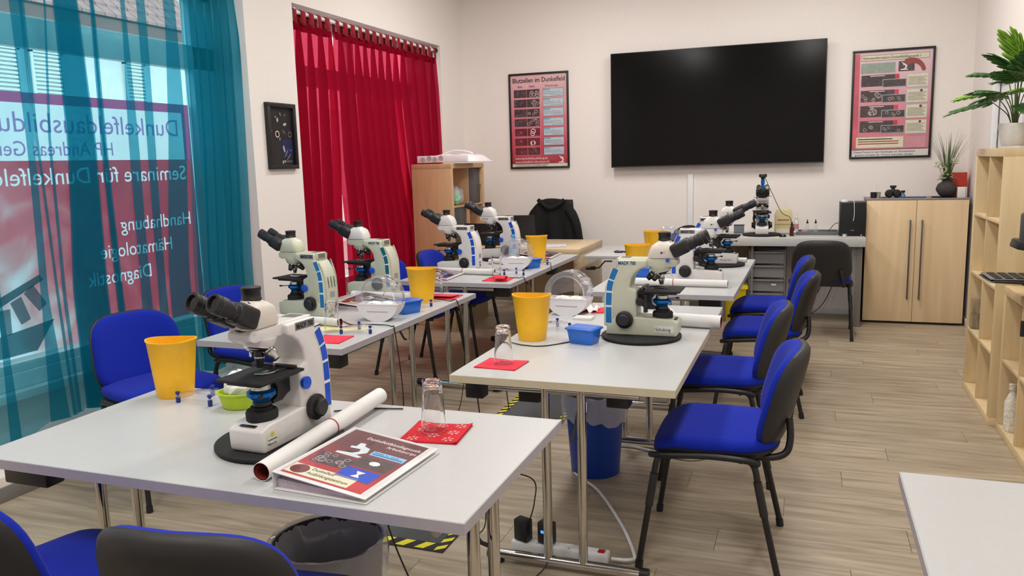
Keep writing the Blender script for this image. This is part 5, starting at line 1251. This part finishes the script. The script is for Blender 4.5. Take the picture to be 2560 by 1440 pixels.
t = thing('clear_case', 'low clear plastic case in the grey tray', 'case', (.03, 7.64, .774)); MB().box(-.08, .06, -.02, .02, 0, .055).build('case_body', DOME, t, bevel=.002); MB().box(-.075, -.03, -.015, .015, .002, .04).build('contents', PINKP, t)
tag(MB().lathe([(0, 0), (.030, 0), (.032, .01), (.02, .022), (0, .024)], 20, sy=.7).build('computer_mouse', BLACKG, None, loc=(-.20, 7.42, .768)), 'black mouse in front of the yellowed organiser', 'mouse')
t = thing('small_vial', 'tiny clear vial in front of brown dropper bottle', 'vial', (-.10, 7.42, .768)); MB().lathe([(0, 0), (.010, 0), (.010, .04), (0, .04)], 14).build('vial_body', PET, t); MB().lathe([(.011, .04), (.011, .05), (0, .05)], 14).build('cap', TRIM, t)
t = thing('loudspeaker', 'black box loudspeaker on grey desk against the birch cabinet', 'speaker', (.362, 7.62, .768))
MB().box(-.10, .105, -.10, .15, 0, .29).build('enclosure', BLACK, t, bevel=.003); MB().box(-.088, .097, -.106, -.10, .008, .282).build('front_grille', BLACKM, t, bevel=.003); MB().box(-.012, .018, -.1065, -.1055, .048, .053).build('maker_badge', SILVER, t); MB().lathe([(.005, 0), (.005, .002)], 10, (.075, -.1075, .01), 'y').build('led', PAPER, t)
t = thing('network_puck', 'round white device on top of the black loudspeaker', 'device', (.30, 7.60, 1.058)); MB().lathe([(0, 0), (.032, 0), (.033, .012), (.028, .02), (0, .022)], 24).build('puck_body', TRIM, t); MB().tube(bezier([(.03, 0, .01), (.06, -.01, .012), (.07, -.10, .006), (.072, -.125, -.03), (.075, -.123, -.10), (.068, -.122, -.155)], 7), .0025, 6).build('white_cable', TRIM, t)
t = thing('acrylic_cube', 'tiny clear cube on the grey desk before the loudspeaker', 'cube', (.30, 7.42, .768)); MB().box(-.02, .02, -.02, .02, 0, .032).build('cube_body', DOME, t, bevel=.002); MB().box(-.012, .012, -.012, .012, .004, .022).build('cube_core', TRIM, t)
tag(MB().tube(bezier([(.18, 7.74, .79), (.22, 7.80, .84), (.25, 7.85, .855), (.29, 7.80, .86)], 6), .003, 6).build('speaker_cable', BLACK), 'short black cable arching behind the loudspeaker', 'cable')
for k, pts in enumerate((((.16, 7.9, .60), (.16, 7.88, .40), (.10, 7.86, .2), (-.02, 7.84, .03), (-.05, 7.83, .006)), ((.32, 7.9, .55), (.26, 7.88, .36), (.16, 7.86, .12), (.04, 7.84, .01), (-.12, 7.84, .006)))):
    tag(MB().tube(bezier(pts, 8), .004, 6).build('power_cable', BLACK), ('inner' if k == 0 else 'outer')+' black cable hanging in a curve under the grey desk', 'cable')
t = thing('tinted_case', 'small smoky grey case left of the camera microscope', 'case', (-.60, 7.76, .768)); MB().box(-.04, .05, -.03, .03, 0, .075).build('case_body', clear('smoky_plastic', (.45, .5, .52), haze=.35, hazecol=(.25, .3, .32)), t, bevel=.003); MB().box(-.042, .052, -.032, .032, .070, .08).build('case_lid', DGREY, t, bevel=.002)
# cabinet top
zc_ = 1.084
t = thing('desk_cup', 'small half black half clear cup at left end of cabinet top', 'cup', (.535, 7.72, zc_)); MB().lathe([(0, 0), (.024, 0), (.026, .05), (.024, .05), (.022, .003), (0, .003)], 20).build('cup_body', BLACK, t); MB().rod((.012, 0, .004), (.02, .0, .12), .003, 6).build('stick', TRIM, t)
t = thing('glass_beaker', 'small metal beaker beside the black cup on cabinet', 'beaker', (.572, 7.70, zc_)); MB().lathe([(0, 0), (.017, 0), (.018, .052), (.016, .052), (.015, .003), (0, .003)], 20).build('beaker_body', SILVER, t)
tag(MB().lathe([(0, 0), (.022, 0), (.02, .008), (0, .009)], 16, sy=.6).build('lens_cap', BLACK, None, loc=(.615, 7.69, zc_)), 'flat black cap between beaker and binocular head', 'cap')
t = thing('binocular_head', 'spare black binocular head standing on the cabinet', 'microscope head', (.69, 7.74, zc_))
for s in (-1, 1): MB().lathe([(0, -.05), (.020, -.05), (.034, -.035), (.036, -.01), (.032, .02), (.02, .03), (0, .03)], 22, (.030*s, 0, .036), 'y').build('tube', BLACK, t)
MB().lathe([(.02, .03), (.028, .05), (.016, .075), (.016, .085), (.026, .088), (.026, .105), (0, .106)], 22).build('port', BLACK, t)
t = thing('small_flask', 'little flask with black cap beside the binocular head', 'flask', (.768, 7.72, zc_)); MB().lathe([(0, 0), (.020, 0), (.02, .02), (.010, .035), (.010, .045)], 18).build('flask_body', mat('flask_grey_blue', (110, 130, 150), .25), t); MB().lathe([(.016, .045), (.016, .062), (0, .063)], 16).build('cap', BLACK, t)
t = thing('blue_clips', 'blue plastic strips lying on cabinet beside the vase', 'clips', (.86, 7.70, zc_))
for k, (a, b, c_) in enumerate(((-.07, .0, .0), (-.02, .01, .3), (.03, -.01, -.2))): MB().box(-.055, .055, -.008, .008, 0, .008).build('strip', mat('strip_blue', (20, 70, 160), .4), t, bevel=.002, loc=(a, b, .0005+.009*(k == 1)*0), rot=(0, 0, c_*.6))
t = thing('plant_saucer', 'flat black tray under the grey vase', 'saucer', (1.085, 7.70, zc_)); MB().lathe([(0, 0), (.10, 0), (.105, .008), (.098, .008), (.095, .004), (0, .004)], 30, sy=.8).build('saucer_body', BLACK, t)
t = thing('vase_of_grass', 'dark grey round vase with tall grass and pale blossoms on cabinet', 'vase', (1.095, 7.70, zc_+.004))
MB().lathe([(0, 0), (.03, 0), (.055, .018), (.078, .055), (.080, .075), (.065, .11), (.036, .128), (.034, .138), (.044, .146), (.038, .146), (.028, .13), (0, .12)], 32).build('vase_body', mat('vase_slate', (62, 58, 58), .8, nz=.2, bump=.4), t)
rg = random.Random(11); GR = mat('grass_green', (84, 104, 58), .6, nz=.4, scale=8)
for k in range(46):
    a = rg.uniform(0, 2*PI); sp_ = rg.uniform(.02, .17); h = rg.uniform(.30, .44); w_ = rg.uniform(.0022, .0042); b = Vector((.015*math.cos(a), .015*math.sin(a), .12)); px, py = -math.sin(a), math.cos(a); vs = []
    for i in range(7):
        u = i/6; c_ = b+Vector((math.cos(a)*sp_*u**1.8, math.sin(a)*sp_*.6*u**1.8, h*u)); ww = w_*(1-u**2)+.0003; vs += [(c_.x+px*ww, c_.y+py*ww, c_.z), (c_.x-px*ww, c_.y-py*ww, c_.z)]
    MB().add(vs, [(2*i, 2*i+1, 2*i+3, 2*i+2) for i in range(6)]).build('grass_blade', GR, t, solid=.0006)
for k, (x, z) in enumerate(((-.075, .27), (.05, .30), (-.03, .23))):
    bl = MB()
    for q in range(26):
        a, b_ = rg.uniform(0, 2*PI), rg.uniform(-.9, 1); v = Vector((math.cos(a)*math.sqrt(1-b_*b_*.9), math.sin(a)*math.sqrt(1-b_*b_*.9), b_))*.026
        bl.lathe([(0, -.006), (.007, 0), (0, .007)], 5, (x+v.x, v.y-.02, z+v.z))
    f = bl.build('blossom', mat('blossom_cream', (204, 208, 170), .7), t); f['kind'] = 'stuff'; MB().tube(bezier([(x*.2, 0, .12), (x*.6, -.01, .2), (x, -.02, z)], 5), .002, 5).build('stem', STEM, f)
lf = MB()
for q in range(30):
    a = rg.uniform(0, 2*PI); l = rg.uniform(.05, .10); zz = rg.uniform(.13, .18); c_, s_ = math.cos(a), math.sin(a)
    lf.add([(.01*c_, .01*s_, zz), (l*.6*c_-.012*s_, l*.6*s_+.012*c_, zz+.02), (l*c_, l*s_, zz+.005), (l*.6*c_+.012*s_, l*.6*s_-.012*c_, zz+.02)], [(0, 1, 2, 3)])
lf.build('leaf_collar', mat('sage_leaf', (140, 156, 120), .6, nz=.3), t, solid=.0008)['kind'] = 'stuff'
t = thing('document_box', 'red upright file box behind the vase on cabinet', 'file box', (1.185, 7.80, zc_), -.0); MB().box(-.055, .075, -.02, .10, 0, .205).build('box_body', mat('file_red', (206, 62, 40), .5), t, bevel=.002); MB().box(-.02, .05, -.01, .09, .205, .2065).build('page_edge', PAPER, t)
t = thing('white_carton', 'small white carton in front of the red file box', 'box', (1.205, 7.65, zc_)); MB().box(-.034, .034, -.02, .03, 0, .088).build('carton_body', PAPER, t, bevel=.001); MB().box(.024, .026, -.0206, -.02, .0, .088).build('dark_stripe', INKB, t)

# ================================================================== RIGHT SHELVES: PLANT, DEVICE, JARS
t = thing('potted_plant', 'leafy philodendron in a white pot on tall birch shelf', 'plant', (1.12, 5.50, 1.492))
MB().lathe([(0, 0), (.058, 0), (.066, .01), (.088, .125), (.086, .13), (.08, .128), (.078, .115), (0, .112)], 36).build('pot', mat('pot_white', (240, 238, 234), .35), t)
MB().lathe([(.0, .113), (.078, .114)], 20, close=False).build('soil', mat('soil', (50, 34, 24), .95, bump=.6), t)
def leaf(name, base, d, L_, wd, m, curl=.15, par=t):
    """lobed leaf: a spine with finger-like lobes on either side, each with thickness"""
    d = Vector(d).normalized(); side = d.cross(Vector((0, 0, 1))).normalized(); upv = side.cross(d).normalized(); mb = MB()
    def pt(u, v, z=0): return Vector(base)+d*(L_*u)+side*(v)+upv*(z-curl*L_*u*u)
    core = []
    N_ = 9; le = []; ri = []
    for i in range(N_+1): u = i/N_; w_ = wd*.30*math.sin(PI*min(1, u*.86+.12))+.002; le.append(pt(u*.93, w_, -.004)); ri.append(pt(u*.93, -w_, -.004))
    sp_ = [pt(i/N_*.93, 0, .004) for i in range(N_+1)]
    vs = le+sp_+ri; n_ = N_+1
    mb.add(vs, [(i, i+1, n_+i+1, n_+i) for i in range(N_)]+[(n_+i, n_+i+1, 2*n_+i+1, 2*n_+i) for i in range(N_)])
    for s in (-1, 1):
        for k in range(6):
            u = .02+.15*k; ll = wd*(.62+.5*math.sin(PI*(.18+.72*k/5))); an = 1.05-.15*k
            r0 = pt(u, s*wd*.15, -.002); tip = pt(u+ll/L_*math.cos(an)*.75, s*(wd*.2+ll*math.sin(an)*.8), -.018)
            m1 = r0.lerp(tip, .6); dirv = (tip-r0).normalized(); pp = dirv.cross(upv).normalized()*(wd*.165)
            mb.add([r0-pp*.7, r0+pp*.7, m1+pp, tip+pp*.45, tip+dirv*.006, tip-pp*.45, m1-pp, m1+upv*.004], [(0, 1, 7), (1, 2, 7), (2, 3, 7), (3, 4, 7), (4, 5, 7), (5, 6, 7), (6, 0, 7)])
    tp = pt(.93, 0); mb.add([le[-1], ri[-1], pt(1.08, 0, -.01)], [(0, 1, 2)])
    return mb.build(name, m, par, solid=.0012, ang=70)
LV = [((-.13, -.05, .25), (-.95, .1, -.05), .24, .115, LEAF, 0), ((-.12, .06, .31), (-.95, .35, .06), .20, .09, LEAFL, 0), ((-.07, -.10, .29), (-.62, -.30, .18), .21, .115, LEAF, 0), ((-.05, .05, .40), (-.80, .2, .28), .19, .10, LEAF, 0), ((.02, -.05, .44), (-.28, -.12, .9), .22, .14, LEAFL, 0),
      ((.02, -.10, .30), (-.25, -.7, .15), .20, .11, LEAFL, 0), ((.03, .0, .40), (.0, -.5, .5), .22, .12, LEAF, 0), ((.0, .08, .38), (-.15, .9, .2), .2, .11, LEAF, 0), ((-.05, .12, .30), (-.6, .8, .0), .2, .10, LEAF, 0), ((.03, -.12, .24), (.0, -.9, -.1), .2, .11, LEAF, 0), ((-.02, -.12, .36), (-.5, -.6, .4), .18, .11, LEAF, 0), ((.0, .0, .42), (-.55, -.1, .55), .19, .11, LEAF, 0)]
for b, d, L_, wd, m, c_ in LV:
    l = leaf('leaf', b, d, L_, wd, m); MB().tube(bezier([(b[0]*.12, b[1]*.12, .11), (b[0]*.35, b[1]*.35, .11+.5*(b[2]-.11)), (b[0]*.8, b[1]*.8, b[2]-.02), b], 5), .0035, 6, r2=.002).build('leaf_stem', STEM, l)
MB().tube(bezier([(.0, 0, .11), (.003, 0, .20), (-.004, 0, .30)], 5), .016, 10, r2=.009).build('trunk', mat('trunk_green', (92, 112, 62), .7, nz=.3, scale=15), t)
# stacked jars in the tall shelf, bottle in the low shelf
for k in range(2):
    t = thing('glass_jar', ('lower' if k == 0 else 'upper')+' of two stacked glass jars in tall birch shelf', 'jar', (.986, 5.497, .3975+.092*k)); MB().lathe([(0, 0), (.034, 0), (.037, .006), (.036, .075), (.033, .082), (.033, .0905), (.031, .0905), (.031, .08), (.034, .073), (.034, .006), (0, .005)], 26).build('jar_body', GLASS, t)
t = thing('spray_bottle', 'white patterned bottle on lowest board of low birch shelf', 'bottle', (1.01, 4.60, .046)); MB().lathe([(0, 0), (.034, 0), (.036, .01), (.036, .15), (.02, .19), (.014, .20), (.014, .215), (.02, .217), (.02, .245), (0, .247)], 24).build('bottle_body', mat('bottle_patterned', (226, 220, 206), .5, nz=.25, scale=60), t)
# black device with keypad tray on the low shelf
t = thing('black_device', 'black device with keypad tray and hanging strap on low birch shelf', 'device', (1.12, 4.30, .7945))
KEYP = mat('keypad_grey', (112, 106, 104), .6)
MB().prism([(-.20, .07), (-.12, .02), (.02, .02), (.18, .0), (.20, .0), (.20, .08), (-.30, .085), (-.33, .075)], 'y', -.12, .16).build('lower_tray', BLACK, t, bevel=.008)
kp = MB().prism([(-.32, .086), (-.12, .086), (-.12, .090), (-.32, .090)], 'y', -.10, .14).build('keypad', KEYP, t, bevel=.003)
for a in range(4):
    for b in range(4): MB().box(-.30+a*.045, -.27+a*.045, -.08+b*.052, -.045+b*.052, .090, .095).build('key', BLACK, kp, bevel=.002)
MB().prism([(-.10, .09), (-.055, .09), (-.075, .22), (-.12, .22)], 'y', -.03, .03).build('support_arm', BLACK, t, bevel=.004)
MB().prism([(-.03, .085), (.20, .085), (.20, .36), (-.12, .375), (-.135, .30), (-.12, .20), (-.06, .18)], 'y', -.12, .15).build('main_housing', BLACK, t, bevel=.010)
MB().prism([(-.185, .25), (-.13, .25), (-.115, .37), (-.16, .395), (-.185, .38)], 'y', -.06, .06).build('side_grip', DGREY, t, bevel=.008); MB().prism([(-.22, .225), (-.10, .20), (-.10, .26), (-.21, .265)], 'y', -.06, .08).build('lower_grip', BLACK, t, bevel=.008)
MB().box(-.05, -.02, -.124, -.12, .27, .285).build('slot', BLACKG, t)
MB().tube(bezier([(.06, -.14, .03), (-.10, -.155, .02), (-.165, -.16, -.04), (-.18, -.16, -.10)], 6), .008, 8).box(-.20, -.16, -.17, -.15, -.16, -.09).build('strap', BLACK, t)
MB().box(-.09, .10, -.09, .1, .377, .383).build('clear_cover', DOME, t); [MB().rod((-.04, y, .39), (.16, y, .39), .005, 8).build('white_rod', TRIM, t) for y in (-.02, .02)]
t = thing('pink_pouch', 'pink cloth pouch under the black device', 'pouch', (1.07, 4.06, .7945)); crumple(0, 0, .0, .085, .06, .05, mat('pink_cloth', (214, 80, 150), .8), 'pouch_body', t, 21)

# ================================================================== FLOOR THINGS
def bin_(label, x, y, r0, r1, h, m, rim=True):
    t = thing('waste_bin', label, 'bin', (x, y, 0))
    MB().lathe([(0, 0), (r0, 0), (r0+.003, .006), (r1, h), (r1+.004, h), (r1+.004, h+.005), (r1-.003, h+.005), (r0-.002, .008), (0, .006)], 40).build('bin_body', m, t)
    rn = random.Random(int(x*100)); n = 56; ph = [rn.uniform(-1, 1) for _ in range(n)]
    def q(i): return (ph[i % n]+ph[(i+1) % n]+ph[(i-1) % n])/3
    prof = [(r1-.05, h*.35, .3), (r1-.024, h*.8, .5), (r1+.0, h+.010, .25), (r1+.012, h+.012, .5), (r1+.016, h-.03, 1.0), (r1+.014, h-.07, 1.2), (r1+.013, h-.12, 1.0)]
    vs = []; fs = []
    for k, (r, z, w_) in enumerate(prof):
        for i in range(n): a = 2*PI*i/n; rr = r+w_*.008*q(i)+w_*.004*math.sin(i*1.9+k); rr = max(rr, r1*.0+ (r1+.006 if k > 2 else 0)); vs.append((rr*math.cos(a), rr*math.sin(a), z+(.035*q(i+9)+.02*math.sin(a*3))*(k == len(prof)-1)+.006*q(i+3)*(k == 2)))
    for k in range(len(prof)-1):
        for i in range(n): fs.append((k*n+i, k*n+(i+1) % n, (k+1)*n+(i+1) % n, (k+1)*n+i))
    MB().add(vs, fs).build('bin_liner', LINER, t, ang=60)
    return t
bin_('dark waste bin with clear liner under the nearest table', -1.265, 1.85, .125, .155, .42, mat('bin_dark_grey', (44, 42, 42), .5))
bin_('royal blue waste bin with clear liner under the beige-edged table', -.925, 3.60, .112, .142, .385, mat('bin_blue', (12, 60, 160), .4))
bin_('dark blue waste bin on floor between the two table rows', -1.62, 5.05, .10, .13, .36, mat('bin_navy', (22, 30, 80), .4))
# cable mat with hazard edges
t = thing('cable_mat', 'dark grey floor mat with yellow and black hazard edges', 'mat', (-1.5, 3.78, 0))
HZ = mat('hazard_yellow', (226, 214, 40), .6); HB = mat('hazard_black', (26, 26, 26), .7)
x0, x1, y0, y1 = -.20, .22, -1.16, 1.12
MB().box(x0, x1, y0, y1, 0, .006).build('mat_sheet', MATG, t, bevel=.001)
for nm, a in (('edge_tape', (x0, x0+.04, y0, y1)), ('edge_tape', (x1-.04, x1, y0, y1)), ('edge_tape', (x0+.04, x1-.04, y0, y0+.06)), ('edge_tape', (x0+.04, x1-.04, y1-.06, y1))):
    tp = MB().box(a[0], a[1], a[2], a[3], .006, .0068).build(nm, HB, t, smooth=False); w_, h_ = a[1]-a[0], a[3]-a[2]
    if h_ > w_:
        k = y0
        while k < y1-.06:
            MB().prism([(a[0]+.002, k), (a[1]-.002, k+.03), (a[1]-.002, k+.06), (a[0]+.002, k+.03)], 'z', .0068, .0073).build('yellow_stripe', HZ, tp, smooth=False); k += .065
    else:
        k = a[0]
        while k < a[1]-.07:
            MB().prism([(k, a[2]+.004), (k+.04, a[2]+.004), (k+.07, a[3]-.004), (k+.03, a[3]-.004)], 'z', .0068, .0073).build('yellow_stripe', HZ, tp, smooth=False); k += .085
# power strip with adapters
t = thing('power_strip', 'white power strip with red switch on floor behind chrome foot bar', 'power strip', (-.845, 2.735, 0), -.03)
MB().box(-.19, .19, -.027, .027, 0, .042).build('housing', TRIM, t, bevel=.006)
for k in range(5): 
    s_ = MB().lathe([(.022, .0425), (.020, .044), (.019, .038), (0, .037)], 24, (-.145+.062*k, 0, 0)).build('socket', TRIM, t); MB().box(-.147+.062*k, -.143+.062*k, -.018, -.014, .038, .044).build('earth_clip', BLACK, s_)
MB().box(.150, .176, -.012, .012, .042, .047).build('switch', mat('switch_red', (180, 20, 26), .3), t, bevel=.002)
for k, x in enumerate((-.145, -.05)):
    a = thing('power_adapter', ('left' if k == 0 else 'right, blue-lit')+' black power adapter plugged in the power strip', 'adapter', (-.845+x, 2.735, .045), -.3)
    MB().box(-.030, .030, -.022, .022, .0, .085).build('adapter_body', BLACK, a, bevel=.006); 
    if k: MB().box(-.012, .012, -.024, -.022, .045, .055).build('status_light', mat('blue_led', (40, 90, 255), .4, emit=((60, 110, 255), 3)), a)
tag(MB().tube(bezier([(-.645, 2.73, .02), (-.58, 2.74, .02), (-.575, 2.80, .012), (-.68, 3.05, .008), (-.85, 3.35, .008), (-1.02, 3.55, .008), (-1.05, 3.8, .008), (-.85, 3.95, .008), (-.5, 3.85, .008), (-.35, 4.1, .008)], 8), .0065, 8).build('extension_lead', TRIM), 'white extension lead curving over the floor to the power strip', 'cable')
CB = [('black cable from left adapter up to the nearest table', [(-.96, 2.73, .13), (-.93, 2.70, .22), (-.90, 2.60, .35), (-.98, 2.45, .45), (-1.05, 2.25, .66)]),
      ('black cable from the right adapter down to the floor', [(-.88, 2.70, .07), (-.86, 2.60, .02), (-.93, 2.35, .005), (-.98, 2.1, .005)]),
      ('black cable hanging behind edge of nearest table to floor', [(-1.17, 1.95, .69), (-1.15, 2.0, .40), (-1.10, 2.1, .10), (-1.0, 2.06, .006), (-.85, 1.98, .005)]),
      ('black cable on table top running behind the nearest poster roll', [(-1.37, 2.08, z0+.004), (-1.28, 2.13, z0+.004), (-1.17, 2.16, z0+.004)]),
      ('black cable crossing left middle table beside domed box and hanging down', [(-2.30, 3.52, z0+.01), (-2.08, 3.33, z0+.003), (-2.0, 3.33, z0+.003), (-1.93, 3.34, z0+.003), (-1.84, 3.32, z0+.003), (-1.815, 3.31, .69), (-1.80, 3.33, .35), (-1.86, 3.36, .08), (-1.8, 3.3, .004)]),
      ('black cable over the far end of left middle table', [(-2.30, 4.18, z0+.01), (-1.98, 4.05, z0+.009), (-1.86, 4.03, z0+.003), (-1.815, 4.05, .70), (-1.81, 4.10, .40), (-1.9, 4.2, .05), (-1.95, 4.1, .004)]),
      ('black cable from white microscope over near corner of far left table', [(-2.18, 5.20, z0+.02), (-2.06, 5.16, z0+.003), (-1.9, 4.97, z0+.003), (-1.78, 4.95, z0+.003), (-1.735, 4.96, .70), (-1.73, 5.0, .40), (-1.75, 5.1, .05)]),
      ('black cable over the far edge of the far left table', [(-1.88, 5.72, z0+.003), (-1.80, 5.70, z0+.012), (-1.74, 5.55, z0+.002), (-1.735, 5.55, .60)]),
      ('black cable lying on the beige-edged table before the blue box', [(-.80, 3.33, z0+.012), (-.86, 3.285, z0+.003), (-1.0, 3.10, z0+.003), (-1.10, 3.09, z0+.003), (-1.195, 3.13, z0+.003), (-1.213, 3.14, .68), (-1.21, 3.2, .4)]),
      ('short black cable behind the MADF 750 microscope', [(-.76, 5.05, z0+.05), (-.86, 5.03, z0+.03), (-.98, 5.0, z0+.003)]),
      ('black cable under front left corner of the beige-edged table', [(-1.13, 2.66, .63), (-1.12, 2.68, .40), (-1.15, 2.75, .1), (-1.2, 2.8, .009)]),
      ('black cable from camera microscope table over the far right table edge', [(-.98, 5.85, z0+.003), (-1.12, 5.80, z0+.003), (-1.20, 5.79, z0+.004), (-1.22, 5.7, .55)])]
for lb, pts in CB: tag(MB().tube(bezier(pts, 8), .0026, 6).build('power_cable', BLACK), lb, 'cable')

# families of like things share a group
GROUPS = {'visitor_chair': 'blue visitor chairs around the tables', 'folding_table': 'folding tables of the training room', 'microscope': 'microscopes on the tables', 'waste_cup': 'yellow waste cups on the tables',
          'tumbler': 'drinking tumblers on the tables', 'napkin': 'red napkins on the tables', 'poster_roll': 'white poster rolls on the tables', 'ring_binder': 'white ring binders on the tables', 'staining_stand': 'clear stands on blue feet',
          'dispenser_box': 'clear-domed white boxes', 'plastic_box': 'blue plastic boxes', 'turntable': 'black turntables under microscopes', 'power_cable': 'black cables', 'cube_shelf': 'birch cube shelves', 'red_curtain': 'red curtain panels',
          'dropper_bottle': 'bottles on the back desk', 'glass_jar': 'stacked glass jars', 'waste_bin': 'waste bins on the floor', 'jacket': 'black jackets over chairs', 'laptop': 'laptops on the wooden desk', 'framed_poster': 'framed posters on the back wall',
          'power_adapter': 'black adapters in the power strip'}
for o in bpy.data.objects:
    if o.parent is None and o.get('label') and o.name.split('.')[0] in GROUPS and 'group' not in o: o['group'] = GROUPS[o.name.split('.')[0]]
